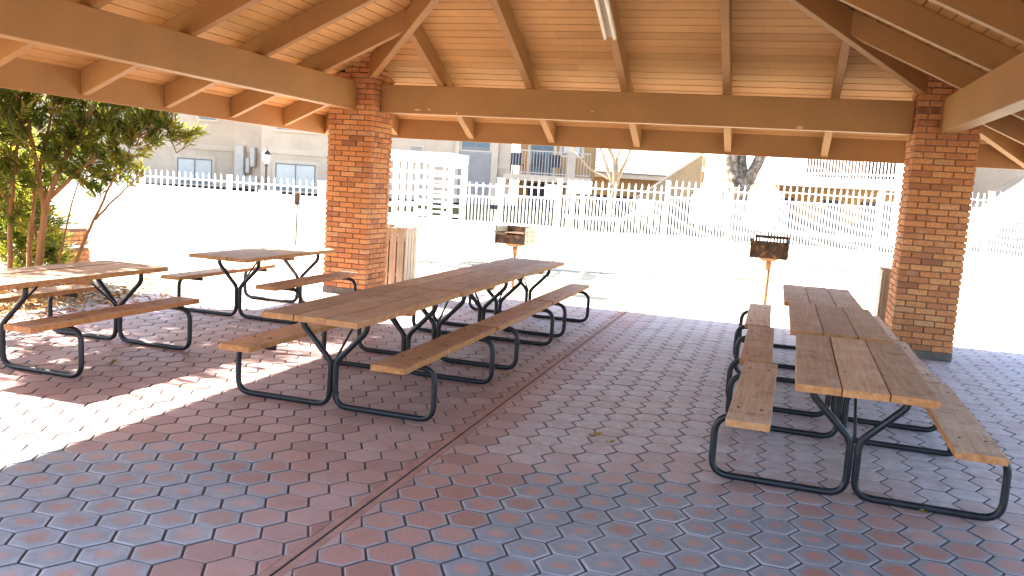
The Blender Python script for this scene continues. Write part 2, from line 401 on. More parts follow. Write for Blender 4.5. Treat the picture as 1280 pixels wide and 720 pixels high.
def add_hex(cx, cy, lo, hi):
    r = R_HEX - rng.uniform(.0012, .0024)
    tz = rng.uniform(-.0015, .0015); tx, ty = rng.uniform(-.006, .006), rng.uniform(-.006, .006)
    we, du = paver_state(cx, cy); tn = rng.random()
    b = len(hexm.v)
    rings = [(1.0, -.010, 1.0), (.982, -.0034, .985), (.93, 0.0, .93), (.62, .0006, .62), (.28, .0006, .28)]
    for k, (sc, dz, hd) in enumerate(rings):
        for i in range(6):
            a = math.radians(60 * i); jx, jy = (rng.uniform(-.0012, .0012), rng.uniform(-.0012, .0012))
            x = cx + r * sc * math.cos(a) + jx; y = cy + r * sc * math.sin(a) + jy
            x = max(lo, min(hi, x)); y = max(PY0, min(PY1, y))
            hexm.v.append((x, y, dz + tz + tx * (x - cx) + ty * (y - cy)))
            idx = len(hexm.v) - 1
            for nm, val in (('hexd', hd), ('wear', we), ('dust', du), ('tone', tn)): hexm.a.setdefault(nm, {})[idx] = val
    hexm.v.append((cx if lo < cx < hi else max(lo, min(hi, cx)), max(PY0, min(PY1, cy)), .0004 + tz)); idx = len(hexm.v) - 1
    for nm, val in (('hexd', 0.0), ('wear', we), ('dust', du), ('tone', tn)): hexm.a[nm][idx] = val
    for k in range(4):
        for i in range(6):
            j = (i + 1) % 6; hexm.f.append((b + k * 6 + i, b + k * 6 + j, b + (k + 1) * 6 + j, b + (k + 1) * 6 + i))
    for i in range(6): hexm.f.append((b + 24 + i, b + 24 + (i + 1) % 6, idx))
DX, DY = 1.5 * R_HEX + .0035, math.sqrt(3) * R_HEX - .0005
for side in (0, 1):
    lo, hi = (PX0, XJ - .048) if side == 0 else (XJ + .048, PX1)
    x0, y0 = (-2.56, 2.97) if side == 0 else (-1.12, 3.28)
    for ix in range(-45, 45):
        cx = x0 + ix * DX
        if cx < lo - .118 or cx > hi + .118: continue
        for iy in range(-40, 60):
            cy = y0 + iy * DY + (DY / 2 if ix % 2 else 0)
            if cy < PY0 - .03 or cy > PY1 + .03: continue
            add_hex(cx, cy, lo, hi)
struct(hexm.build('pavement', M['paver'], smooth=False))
m = MB(); m.box(XJ - .048, XJ - .007, PY0, PY1, -.1, .0); m.box(XJ + .007, XJ + .048, PY0, PY1, -.1, .0005)
struct(m.build('pavement_border', M['border'], bevel=.004))
m = MB(); m.box(XJ - .007, XJ + .007, PY0, PY1, -.1, -.004)
struct(m.build('pavement_joint', M['gap']))
# concrete edge band round the paving
m = MB(); m.box(PX0, PX1, PY1, PY1 + .14, -.16, -.004); m.box(PX0 - .14, PX0, PY0, PY1 + .14, -.16, -.004); m.box(PX1, PX1 + .14, PY0, PY1 + .14, -.16, -.004)
struct(m.build('pavement_edge', M['concrete'], bevel=.006))

# ------------------------------------------------------------------ pavilion
FR = .34                                     # the near pillars stand this much further out
CX, CY, HALF = -1.916, 6.974, 3.606          # centre and half spacing of the pillars
OUT = HALF + 1.22                            # inside of the fascia
SL = .466
def zrb(s): return 2.86 + (HALF - .084 - s) * SL      # underside of the rafters
def zce(s): return zrb(s) + .25                        # ceiling boards
pav = thing('picnic_pavilion', 'large open brown timber picnic pavilion on brick pillars over the paved floor', 'pavilion', (0, 0, 0))
def side_map(k):
    c, s_ = [(0, 1), (-1, 0), (0, -1), (1, 0)][k]
    # outward direction (c, s_), lateral = rotated
    lx, ly = s_, -c
    return lambda s, t, z: (CX + c * s + lx * t, CY + s_ * s + ly * t, z)
for k in range(4):
    mp = side_map(k)
    # ceiling boards
    m = MB(); r_ = random.Random(k + 10); bw = .134 / math.sqrt(1 + SL * SL); s = .02
    while s < OUT + .03:
        s1 = min(s + bw, OUT + .03); g = .013
        a, b = s + g, s1
        dz = r_.uniform(-.0015, .0015)
        # boards come in random lengths
        L = b; cuts = [-L]
        while cuts[-1] < L - 2.2 and r_.random() < .75: cuts.append(cuts[-1] + r_.uniform(1.4, 3.2))
        cuts = [c for c in cuts if c < L - .3] + [L]
        for t0, t1 in zip(cuts[:-1], cuts[1:]):
            ta0 = max(t0, -a) if t0 == -L else t0; ta1 = min(t1, a) if t1 == L else t1
            if t0 == -L: tb0, ta0 = -b, -a
            else: tb0, ta0 = max(t0, -b) + .001, max(t0, -a) + .001
            if t1 == L: tb1, ta1 = b, a
            else: tb1, ta1 = min(t1, b) - .001, min(t1, a) - .001
            if ta1 <= ta0: continue
            z0, z1 = zce(a) + dz, zce(b) + dz
            m.pts8([mp(a, ta0, z0), mp(a, ta1, z0), mp(b, tb1, z1), mp(b, tb0, z1), mp(a, ta0, z0 + .018), mp(a, ta1, z0 + .018), mp(b, tb1, z1 + .018), mp(b, tb0, z1 + .018)], tone=r_.random())
        s = s1
    m.build('ceiling', M['ceiling'], pav)
    m = MB(); e = OUT + .10
    m.pts8([mp(0, 0, zce(0) + .025), mp(0, .001, zce(0) + .025), mp(e, e, zce(e) + .025), mp(e, -e, zce(e) + .025), mp(0, 0, zce(0) + .09), mp(0, .001, zce(0) + .09), mp(e, e, zce(e) + .08), mp(e, -e, zce(e) + .08)])
    m.build('roof', M['shingle'], pav)
    # rafters
    for t in (-3.66, -2.44, -1.22, 0, 1.22, 2.44, 3.66):
        m = MB(); hw = .045
        s0 = abs(t) + .06 if t else .06
        s1 = OUT
        def cor(s, tt, top): return mp(s, tt, (zce(s) - .002) if top else zrb(s))
        sA = [max(abs(t - hw), abs(t + hw)) + .055] * 2
        a0 = abs(t - hw) + .055; a1 = abs(t + hw) + .055
        m.pts8([cor(a0, t - hw, 0), cor(s1, t - hw, 0), cor(s1, t + hw, 0), cor(a1, t + hw, 0), cor(a0, t - hw, 1), cor(s1, t - hw, 1), cor(s1, t + hw, 1), cor(a1, t + hw, 1)])
        m.build('rafter', M['beam'], pav, bevel=.005)
    # hip rafter on the diagonal between side k and the next
    m = MB(); hw = .045 / math.sqrt(2)
    def dia(s, o, z):
        p = Vector(mp(s, -s, z)); q = Vector(mp(s, s, z))
        base = p if True else q
        return base
    c_, s_2 = [(0, 1), (-1, 0), (0, -1), (1, 0)][k]; lx, ly = s_2, -c_
    def dp(s, off, z):    # diagonal point, off = sideways
        d = Vector((c_ - lx, s_2 - ly, 0)); n_ = Vector((-d.y, d.x, 0)).normalized()
        return Vector((CX, CY, 0)) + d * s + n_ * off + Vector((0, 0, z))
    m.pts8([dp(.0, -.045, zrb(0) - .07), dp(OUT, -.045, zrb(OUT) - .05), dp(OUT, .045, zrb(OUT) - .05), dp(.0, .045, zrb(0) - .07), dp(.0, -.045, zce(0) - .03), dp(OUT, -.045, zce(OUT) - .03), dp(OUT, .045, zce(OUT) - .03), dp(.0, .045, zce(0) - .03)])
    m.build('hip_rafter', M['beam'], pav, bevel=.005)
    # main beam between two pillars, dropping onto the brick
    m = MB(); e = HALF - .325; tk = .084; hs = HALF + (FR if k == 2 else 0); ea, eb = e + (FR if k == 1 else 0), e + (FR if k == 3 else 0)
    m.pts8([mp(hs - tk, -ea, 2.484), mp(hs - tk, eb, 2.484), mp(hs + tk, eb, 2.484), mp(hs + tk, -ea, 2.484), mp(hs - tk, -ea, 2.852), mp(hs - tk, eb, 2.852), mp(hs + tk, eb, 2.852), mp(hs + tk, -ea, 2.852)])
    m.build('beam', M['beam'], pav, bevel=.007)
    # fascia board
    m = MB(); f0, f1 = OUT + .002, OUT + .045; zb, zt_ = 2.215, zce(OUT) + .02
    m.pts8([mp(f0, -f0, zb), mp(f0, f0, zb), mp(f1, f1, zb), mp(f1, -f1, zb), mp(f0, -f0, zt_), mp(f0, f0, zt_), mp(f1, f1, zt_ - .005), mp(f1, -f1, zt_ - .005)])
    m.build('fascia', M['beam'], pav, bevel=.004)

# flaked paint along the foot of the far beam
rc_ = random.Random(8); yb_f = CY + HALF - .084 - .0015
for cx_, cz_, cw_, chh in ((-4.66, 2.535, .12, .03), (-4.50, 2.545, .07, .022), (-4.10, 2.51, .022, .045), (.17, 2.51, .10, .045), (-2.3, 2.60, .05, .015)):
    m = MB(); n_ = 11; ring = []
    for i in range(n_):
        a = 2 * math.pi * i / n_; r_ = rc_.uniform(.55, 1.0); ring.append((cx_ + cw_ / 2 * r_ * math.cos(a), cz_ + chh / 2 * r_ * math.sin(a)))
    b = len(m.v)
    for yy in (yb_f, yb_f + .003):
        for px, pz in ring: m.v.append((px, yy, pz))
    m.f.append(tuple(range(n_)))
    for i in range(n_): j = (i + 1) % n_; m.f.append((j, i, n_ + i, n_ + j))
    m.build('paint_chip', M['chip'], pav)

def brick_pillar(cx, cy, seed, parent, W=.64, z0=.095, ztop=3.30, roofed=True):
    r_ = random.Random(seed); h = W / 2; ch = .0686; j = .011; d = .10; zc = z0; i = 0
    core = MB(); core.box(cx - h + .014, cx + h - .014, cy - h + .014, cy + h - .014, z0, 2.95 if roofed else ztop - .01)
    br = MB()
    def brick(xa, xb, ya, yb):
        if roofed:
            s = max(abs((xa + xb) / 2 - CX), abs((ya + yb) / 2 - CY))
            if zc + ch * .2 > zce(s): return
        p = r_.uniform(-.0035, .0035); t = r_.betavariate(2.2, 2.0)
        x0, x1, y0, y1 = xa, xb, ya, yb
        if xa < cx - h + .01: x0 += p
        if xb > cx + h - .01: x1 += p
        if ya < cy - h + .01: y0 += p
        if yb > cy + h - .01: y1 += p
        br.box(x0, x1, y0, y1, zc, zc + ch - j, tone=t)
    while zc + ch < ztop + .001:
        off = i % 2
        xs = [(-h, -h + W / 3), (-h + W / 3, -h + 2 * W / 3), (-h + 2 * W / 3, h)] if off == 0 else [(-h, -h + W / 6), (-h + W / 6, 0), (0, h - W / 6), (h - W / 6, h)]
        for sg in (-1, 1):
            for a, b in xs:
                ya, yb = (cy + h - d, cy + h) if sg > 0 else (cy - h, cy - h + d)
                brick(cx + a + (j / 2 if a > -h else 0), cx + b - (j / 2 if b < h else 0), ya, yb)
            ys = [(-h + d, 0), (0, h - d)] if off else [(-h + d, -h + d + .11), (-h + d + .11, h - d - .11), (h - d - .11, h - d)]
            for a, b in ys:
                xa, xb = (cx + h - d, cx + h) if sg > 0 else (cx - h, cx - h + d)
                brick(xa, xb, cy + a + j / 2, cy + b - j / 2)
        zc += ch; i += 1
    p = br.build('brick_pillar', M['brick'], parent, bevel=.004)
    core.build('mortar', M['mortar'], p)
    return p
for i, (px, py) in enumerate(((-HALF, HALF), (HALF, HALF), (-HALF, -HALF - FR), (HALF, -HALF - FR))):
    p = brick_pillar(CX + px, CY + py, i + 2, pav)
    f = MB(); f.box(CX + px - .325, CX + px + .325, CY + py - .325, CY + py + .325, 0.0, .093)
    f.build('footing', M['footing'], p, bevel=.008)

# fluorescent fitting along the middle rafter of the far slope
fl = thing('fluorescent_light', 'twin tube fluorescent strip light under the middle ceiling rafter', 'light fitting', (CX, 9.42, zrb(9.42 - CY)))
th = math.atan(SL); ax = Vector((0, -math.cos(th), math.sin(th))); nrm = Vector((0, -math.sin(th), -math.cos(th)))
def flp(x, a, d): return Vector((x, 0, 0)) + ax * a + nrm * d
m = MB(); m.pts8([flp(-.06, .0, .004), flp(.06, .0, .004), flp(.06, 1.25, .004), flp(-.06, 1.25, .004), flp(-.04, .0, .055), flp(.04, .0, .055), flp(.04, 1.25, .055), flp(-.04, 1.25, .055)])
m.build('housing', M['fixture'], fl, bevel=.004)
for x in (-.052, .052):
    m = MB(); m.tube([flp(x, .02, .085), flp(x, 1.22, .085)], .021, 12)
    m.build('lamp_tube', M['tube'], fl, smooth=True)
    for a in (.01, 1.225):
        m = MB(); q = [flp(x - .018, a, .05), flp(x + .018, a, .05), flp(x + .018, a + .02, .05), flp(x - .018, a + .02, .05), flp(x - .018, a, .105), flp(x + .018, a, .105), flp(x + .018, a + .02, .105), flp(x - .018, a + .02, .105)]
        m.pts8(q); m.build('lamp_holder', M['fixture'], fl)

# ------------------------------------------------------------------ picnic tables
ZT, ZS, TH = .70, .44, .040
def plank(m, x0, x1, L, z1, th, rnd, n=14):
    """board along local Y with slightly worn, uneven edges"""
    t = rnd.random(); b = len(m.v); sag = rnd.uniform(-.004, .003); ph = rnd.uniform(0, 9); tw = rnd.uniform(-.003, .003)
    off0, off1 = rnd.uniform(-.008, .008), rnd.uniform(-.008, .008)
    for i in range(n + 1):
        u = i / n; y = -L / 2 + L * u
        if i == 0: y += off0
        if i == n: y += off1
        e0 = .0025 * nz(y * 5 + ph, x0 * 9); e1 = .0025 * nz(y * 5 + ph, x1 * 9 + 4)
        dz = sag * 4 * u * (1 - u)
        c = .004
        for x, z in ((x0 + e0, z1 - th), (x1 + e1, z1 - th), (x1 + e1, z1 - c), (x1 + e1 - c, z1), (x0 + e0 + c, z1), (x0 + e0, z1 - c)):
            m.v.append((x, y, z + dz + tw * (x - (x0 + x1) / 2) / .1 * (u - .5)))
    for i in range(n):
        for k in range(6):
            k2 = (k + 1) % 6; m.f.append((b + i * 6 + k, b + i * 6 + k2, b + (i + 1) * 6 + k2, b + (i + 1) * 6 + k))
    m.f.append(tuple(b + k for k in reversed(range(6)))); m.f.append(tuple(b + n * 6 + k for k in range(6)))
    m._attr(b, 6 * (n + 1), {'tone': t})

def picnic_table(x, y0, y1, f0, f1, label, seed, tcol, bcols, group, rz=0.0, ZT=.70):
    """y0..y1 the table top, f0, f1 where the two pipe frames stand"""
    rnd = random.Random(seed); yc = (y0 + y1) / 2; L = y1 - y0
    t = thing('picnic_table', label, 'picnic table', (x, yc, 0), rz, group)
    m = MB(); bw = .232
    for k in (-1, 0, 1): plank(m, k * (bw + .006) - bw / 2, k * (bw + .006) + bw / 2, L, ZT, TH, rnd)
    m.build('tabletop', M['wood'], t, color=(*tcol, 1))
    for sg, bc in zip((-1, 1), bcols):
        m = MB(); xa, xb = sorted((sg * .46, sg * .70)); plank(m, xa, xb, L - .02, ZS, TH, rnd)
        o = m.build('bench_seat', M['wood'], t, color=(*bc, 1))
        if rnd.random() < .5: o.location.y = rnd.uniform(-.03, .03)
    for fy, inw in ((f0 - yc, 1), (f1 - yc, -1)):
        for sg in (-1, 1):
            m = MB(); r = .021; zb = .022; zs = ZS - TH - r
            path = [(sg * .47, 0, zs), (sg * .772, 0, zs), (sg * .772, 0, zb), (sg * .0225, 0, zb), (sg * .0225, 0, .34), (sg * .25, 0, .575), (sg * .25, 0, ZT - TH)]
            pts = [Vector((p[0], fy, p[2])) for p in fillet(path, .105)]
            m.tube(pts, r, 12)
            m.build('pipe_frame', M['steel'], t, smooth=True)
        m = MB(); m.box(-.335, .335, fy - .02, fy + .02, ZT - TH - .006, ZT - TH - .0005)
        for sg in (-1, 1): xa, xb = sorted((sg * .49, sg * .69)); m.box(xa, xb, fy - .02, fy + .02, ZS - TH - .005, ZS - TH - .0005)
        m.build('mounting_strap', M['steel'], t)
        m = MB(); m.tube([(0, fy + inw * .012, .33), (0, fy + inw * .42, ZT - TH - .008)], .0095, 8)
        m.build('brace', M['steel'], t, smooth=True)
    m = MB(); m.box(-.33, .33, -.045, .045, ZT - TH - .039, ZT - TH - .001, tone=.3)
    m.build('cleat', M['wood'], t, color=(.8, .7, .6, 1))
    # bolt heads along the frames
    for fy in (f0 - yc, f1 - yc):
        for sg in (-1, 1):
            for xx in (.52, .65): m = MB(); m.lathe([(.009, -.003), (.009, .003), (.005, .0045)], (sg * xx, fy + .01, ZS), 8); m.build('bolt', M['bracket'], t)
    return t
brown, warm, grey, pale = (.98, .85, .74), (1.05, .84, .68), (1.04, 1.0, .95), (1.32, 1.22, 1.10)
G1, G2 = 'tables in the row beside the floor joint', 'tables in the row by the right hand pillar'
picnic_table(-2.86, 4.86, 6.72, 5.21, 6.44, 'nearest table of the joined row left of the floor joint, with reddish brown boards', 1, brown, ((.95, .66, .42), (1.0, .72, .50)), G1)
picnic_table(-2.85, 6.745, 8.59, 7.07, 8.35, 'middle table of the joined row left of the floor joint', 2, (.98, .86, .76), ((.95, .75, .55), warm), G1, math.radians(.5), .704)
picnic_table(-2.86, 8.62, 10.44, 8.91, 10.12, 'farthest table of the row left of the floor joint, nearest the pale plated grill', 3, (.95, .90, .86), (grey, (1.05, .93, .8)), G1)
picnic_table(.565, 4.70, 6.535, 5.02, 6.25, 'nearest table of the right hand row with its split worn end boards facing the camera', 4, (1.08, .94, .78), ((1.16, 1.14, 1.08), pale), G2, math.radians(-1.3), .694)
picnic_table(.55, 6.575, 8.42, 6.85, 8.05, 'middle table of the right hand row leading to the brick pillar', 5, (.98, .84, .70), ((1.22, 1.03, .85), (1.4, 1.32, 1.25)), G2, math.radians(-.3), .706)
picnic_table(.515, 8.45, 10.22, 8.72, 9.92, 'farthest table of the right hand row beside the rusty post grill', 6, (1.0, .90, .78), (pale, pale), G2)
G3 = 'tables along the sunny left edge'
picnic_table(-5.52, 7.50, 9.34, 7.88, 9.12, 'half sunlit table standing beside the left brick pillar', 7, (.85, .78, .66), ((.9, .8, .62), (1.05, .92, .75)), G3)
picnic_table(-5.58, 4.56, 6.40, 4.95, 6.17, 'sun dappled table in front of the oleander bush at the left edge', 8, (.92, .80, .70), ((.95, .72, .52), (1.0, .80, .62)), G3)

# ------------------------------------------------------------------ grills
def grill(x, y, rz, zt, label, plates, seed, fh=.135):
    t = thing('barbecue_grill', label, 'barbecue grill', (x, y, gz(x, y)), rz, 'post grills on the lawn behind the tables')
    z1 = zt - gz(x, y); z0 = z1 - .27; wx, wy = .25, .20
    for sg in (-1, 1): m = MB(); xa, xb = sorted((sg * wx, sg * (wx + .006))); m.box(xa, xb, -wy, wy, z0, z1); m.build('side_plate', plates, t, bevel=.003)
    m = MB(); m.box(-wx, wx, wy - .006, wy, z0, z1 if fh < .2 else z0 + .225); m.build('back_plate', M['rust'], t)
    m = MB(); m.box(-wx, wx, -wy, -wy + .006, z0, z0 + fh); m.build('front_plate', M['rust'], t)
    m = MB(); m.pts8([(-wx, -wy, z0 - .006), (wx, -wy, z0 - .006), (wx, wy, z0 - .006), (-wx, wy, z0 - .006), (-wx, -wy, z0), (wx, -wy, z0), (wx, wy, z0), (-wx, wy, z0)])
    m.pts8([(-.08, -.08, z0 - .05), (.08, -.08, z0 - .05), (.08, .08, z0 - .05), (-.08, .08, z0 - .05), (-.14, -.12, z0 - .007), (.14, -.12, z0 - .007), (.14, .12, z0 - .007), (-.14, .12, z0 - .007)])
    m.build('firebox_floor', M['rustpost'], t)
    m = MB()
    for k in range(15):
        yy = -wy + .02 + k * .026; m.tube([(-wx, yy, z0 + .17), (wx, yy, z0 + .17)], .005, 5)
    m.tube([(-wx - .09, -wy + .05, z0 + .17), (wx + .02, -wy + .05, z0 + .17)], .008, 6)
    m.build('grate', M['rust'], t)
    m = MB(); m.box(-wx - .012, -wx, -wy - .012, -wy, z0 - .01, z1 + .012); m.box(wx, wx + .012, -wy - .012, -wy, z0 - .01, z1 + .012)
    m.build('corner_angle', M['rust'], t)
    m = MB()   # adjusting holes punched in the side plates
    for sg in (-1, 1):
        for yy in (-.1, .1):
            for zz in (.06, .13, .20): xa, xb = sorted((sg * (wx + .0065), sg * (wx + .0085))); m.box(xa, xb, yy - .012, yy + .012, z0 + zz - .008, z0 + zz + .008)
    m.build('punched_hole', M['bracket'], t)
    m = MB(); m.tube([(0, 0, -.3), (0, 0, z0 - .05)], .03, 12); m.tube([(0, 0, z0 - .17), (0, 0, z0 - .05)], .038, 12)
    m.build('post', M['rustpost'], t, smooth=True)
    return t
grill(-3.95, 13.0, math.radians(-9), .965, 'park grill with pale punched side plates behind the left table row', M['galv'], 1)
g2 = grill(-.03, 12.9, math.radians(-4), 1.085, 'rusty brown park grill with raised rim bar behind the right table row', M['rust'], 2, .235)
m = MB(); z1 = 1.085 - gz(-.03, 12.9); m.box(-.245, .245, .19, .205, z1 + .0, z1 + .042); m.box(-.24, -.22, .19, .2, z1 - .08, z1); m.box(.22, .24, .19, .2, z1 - .08, z1)
m.build('rim_bar', M['rust'], g2)

# ------------------------------------------------------------------ slatted litter bins
def litter_bin(x, y, rz, label, w=.50, h=.90):
    t = thing('litter_bin', label, 'litter bin', (x, y, 0), rz, 'wooden slatted bins behind the pillars')
    rr = random.Random(int(x * 10)); hw = w / 2
    m = MB(); m.box(-hw + .04, hw - .04, -hw + .04, hw - .04, .03, h - .12); m.build('liner', M['liner'], t)
    for k in range(4):
        m = MB(); ang = k * math.pi / 2; c, s_ = math.cos(ang), math.sin(ang)
        n_ = 4; sw = (w - .03) / n_
        for i in range(n_):
            a = -hw + .015 + i * sw + .008; b = a + sw - .018; zt = h + rr.uniform(-.02, .02)
            P = [(a, -hw, .03), (b, -hw, .03), (b, -hw + .02, .03), (a, -hw + .02, .03), (a, -hw, zt), (b, -hw, zt), (b, -hw + .02, zt), (a, -hw + .02, zt)]
            m.pts8([(px * c - py * s_, px * s_ + py * c, pz) for px, py, pz in P])
        m.build('slat_panel', M['binwood'], t, bevel=.003)
    m = MB()
    for z in (.18, .70): m.box(-hw + .021, hw - .021, -hw + .021, hw - .021, z, z + .05)
    m.build('hoop', M['binwood'], t)
    m = MB(); m.box(-hw + .03, hw - .03, -hw + .03, hw - .03, 0, .03); m.build('base', M['liner'], t)
litter_bin(-5.36, 11.52, math.radians(3), 'slatted wooden litter bin beside the left brick pillar')
litter_bin(1.56, 11.32, math.radians(-2), 'slatted wooden litter bin half hidden behind the right brick pillar')

# ------------------------------------------------------------------ low brick post with a pale ledge behind the bush
bp_ = thing('brick_post', 'low brick garden post with a white ledge behind the oleander bush', 'brick post', (0, 0, 0))
p = brick_pillar(-10.05, 10.1, 31, bp_, W=.42, z0=-.03, ztop=.28, roofed=False)
m = MB(); m.box(-10.30, -9.82, 9.85, 10.33, .285, .325); m.build('ledge', M['whitewall'], bp_, bevel=.01)
p = brick_pillar(-10.05, 10.12, 32, bp_, W=.36, z0=.327, ztop=.58, roofed=False)

# ------------------------------------------------------------------ fence
def fence(pts, name, label, H=1.66, sp=.1475, group=None, steps=None, seed=1):
    t = thing(name, label, 'fence', (pts[0][0], pts[0][1], 0), 0, group)
    ox, oy = pts[0]
    bays = []
    for (xa, ya), (xb, yb_) in zip(pts[:-1], pts[1:]):
        Ls = math.hypot(xb - xa, yb_ - ya); n_ = max(1, round(Ls / 2.35))
        for i in range(n_): bays.append(((xa + (xb - xa) * i / n_, ya + (yb_ - ya) * i / n_), (xa + (xb - xa) * (i + 1) / n_, ya + (yb_ - ya) * (i + 1) / n_)))
    for bi, (A, B) in enumerate(bays):
        A = Vector((A[0] - ox, A[1] - oy, 0)); B = Vector((B[0] - ox, B[1] - oy, 0)); d = (B - A); L = d.length; d.normalize(); nn = Vector((-d.y, d.x, 0))
        za, zb_ = gz(A.x + ox, A.y + oy), gz(B.x + ox, B.y + oy)
        base = (za + zb_) / 2 + .05; top = (za + zb_) / 2 + H
        base = round(base / .06) * .06; top = round(top / .06) * .06
        m = MB()
        def bar(s0, s1, z0, z1, hw):
            m.pts8([A + d * s0 - nn * hw + Vector((0, 0, z0)), A + d * s1 - nn * hw + Vector((0, 0, z0)), A + d * s1 + nn * hw + Vector((0, 0, z0)), A + d * s0 + nn * hw + Vector((0, 0, z0)),
                    A + d * s0 - nn * hw + Vector((0, 0, z1)), A + d * s1 - nn * hw + Vector((0, 0, z1)), A + d * s1 + nn * hw + Vector((0, 0, z1)), A + d * s0 + nn * hw + Vector((0, 0, z1))])
        bar(.03, L - .03, top - .165, top - .135, .014); bar(.03, L - .03, top - .375, top - .33, .018); bar(.03, L - .03, base + .06, base + .10, .018)
        n_ = int((L - .1) / (sp / 2)); off = (L - n_ * sp / 2) / 2
        for i in range(n_ + 1):
            s = off + i * sp / 2; full = i % 2 == 0; hw = .0135 if full else .0115
            bar(s - hw, s + hw, base + .02, top - .08 if full else top - .36, .0115)
            if full:     # spear point
                c = A + d * s; zt = top - .08; b = len(m.v)
                q = [(-.024, .014), (.024, .014)]
                ring = [c + d * (-.024) + Vector((0, 0, zt + .02)), c - nn * .02 + Vector((0, 0, zt + .02)), c + d * .024 + Vector((0, 0, zt + .02)), c + nn * .02 + Vector((0, 0, zt + .02))]
                lo = [c + d * (-.012) + Vector((0, 0, zt)), c - nn * .011 + Vector((0, 0, zt)), c + d * .012 + Vector((0, 0, zt)), c + nn * .011 + Vector((0, 0, zt))]
                m.v += [tuple(v) for v in lo + ring] + [tuple(c + Vector((0, 0, zt + .095)))]
                for k in range(4): k2 = (k + 1) % 4; m.f.append((b + k, b + k2, b + 4 + k2, b + 4 + k)); m.f.append((b + 4 + k, b + 4 + k2, b + 8))
        m.build('fence_panel', M['white'], t)
        m = MB(); pw = .033 if bi % 3 else .055
        m.box(A.x - pw, A.x + pw, A.y - pw, A.y + pw, za - .12, top - .02); m.box(A.x - pw - .012, A.x + pw + .012, A.y - pw - .012, A.y + pw + .012, top - .02, top)
        m.build('fence_post', M['white'], t)
    return t
GF = 'white steel fences with spear points'
fence([(-30, 14.9), (-15.5, 15.35), (-9.0, 15.62), (-7.75, 15.7)], 'picket_fence', 'white spear topped steel fence left of the turnstile gate', 1.44, group=GF)
fence([(-5.35, 16.35), (-4.3, 17.0), (-.2, 19.5), (2.2, 20.6), (4.6, 21.6), (9, 23.4), (16, 26)], 'picket_fence', 'white spear topped steel fence right of the turnstile gate', 1.68, group=GF)

# turnstile gate
tg = thing('turnstile_gate', 'white full height turnstile gate in the steel fence beside the left pillar', 'turnstile', (-6.75, 15.75, 0), math.radians(4))
Zt = 2.14
for x in (-.80, .68):
    for y in (-.45, .45): m = MB(); m.box(x - .045, x + .045, y - .045, y + .045, -.1, Zt - .19); m.build('corner_post', M['white'], tg, bevel=.005)
m = MB(); m.box(.76, .86, -.06, .06, -.1, Zt - .25); m.build('gate_post', M['white'], tg, bevel=.005)
m = MB(); m.box(-.88, .74, -.50, -.44, Zt - .18, Zt); m.box(-.88, .74, .44, .50, Zt - .18, Zt); m.box(-.88, -.82, -.44, .44, Zt - .18, Zt); m.box(.68, .74, -.44, .44, Zt - .18, Zt); m.box(-.82, .68, -.04, .04, Zt - .14, Zt - .03); m.build('hood', M['white'], tg, bevel=.012)
m = MB()
for y in (-.45, .45):
    for x in (-.62, -.47, -.32, -.17, -.02): m.box(x - .022, x + .022, y - .022, y + .022, .05, Zt - .16)
    z = .22
    while z < Zt - .25: m.box(-.76, .02, y - .025, y + .025, z, z + .055); z += .215
m.build('barred_cage', M['white'], tg)
m = MB()
z = .18
while z < Zt - .2:
    for a in (20, 140, 260):
        c, s_ = math.cos(math.radians(a)), math.sin(math.radians(a)); m.tube([(.12, 0, z), (.12 + .46 * c, .46 * s_, z)], .021, 8)
    z += .20
m.build('rotor_arm', M['white'], tg)
m = MB(); m.tube([(.12, 0, .0), (.12, 0, Zt - .16)], .05, 12); m.build('rotor_column', M['white'], tg, smooth=True)
m = MB()
z = .28
while z < Zt - .22: m.box(.26, .64, -.475, -.425, z, z + .05); m.box(.26, .64, .425, .475, z, z + .05); z += .20
m.box(.23, .26, -.475, -.425, .2, Zt - .16); m.box(.23, .26, .425, .475, .2, Zt - .16); m.box(.23, .26, -.425, .425, Zt - .22, Zt - .17)
m.build('guide_bars', M['white'], tg)
# side wicket beside it
sg_ = thing('side_gate', 'narrow white picket side gate with dark latch between turnstile and fence', 'gate', (-5.9, 15.95, 0), math.radians(35))
m = MB()
for i in range(9): m.box(.02 + i * .07, .045 + i * .07, -.012, .012, .06, 1.62 if i % 2 == 0 else 1.36)
for z in (.1, 1.32, 1.54): m.box(0, .62, -.018, .018, z, z + .04)
m.build('gate_leaf', M['white'], sg_)
m = MB(); m.box(.5, .62, -.05, -.02, 1.10, 1.19); m.tube([(.53, -.06, 1.14), (.53, -.12, 1.14), (.44, -.12, 1.14)], .012, 6); m.build('latch', M['lampblack'], sg_)

# signs on the fence
s1 = thing('notice_sign', 'white notice board with a red heading on the left fence', 'sign', (-10.17, 15.50, 1.02), math.radians(2))
m = MB(); m.box(-.25, .25, -.008, .008, -.30, .14); m.build('panel', M['white'], s1, bevel=.003)
def text(body, size, mat, parent, loc, name='lettering'):
    c = bpy.data.curves.new(name, 'FONT'); c.body = body; c.size = size; c.align_x = 'CENTER'; c.align_y = 'CENTER'; c.extrude = .001
    tmp = bpy.data.objects.new(name + '_curve', c); COL.objects.link(tmp)
    me = bpy.data.meshes.new_from_object(tmp.evaluated_get(bpy.context.evaluated_depsgraph_get())); bpy.data.objects.remove(tmp); bpy.data.curves.remove(c)
    me.materials.clear(); me.materials.append(mat); me.name = name
    o = bpy.data.objects.new(name, me); COL.objects.link(o); o.parent = parent; o.location = loc; o.rotation_euler = (math.pi / 2, 0, 0); return o
text('NOTICE', .115, M['red'], s1, (0, -.0095, .075))
s2 = thing('pool_sign', 'large white rules board on two legs above the fence near the bare tree', 'sign', (-3.88, 17.06, 0), math.radians(31))
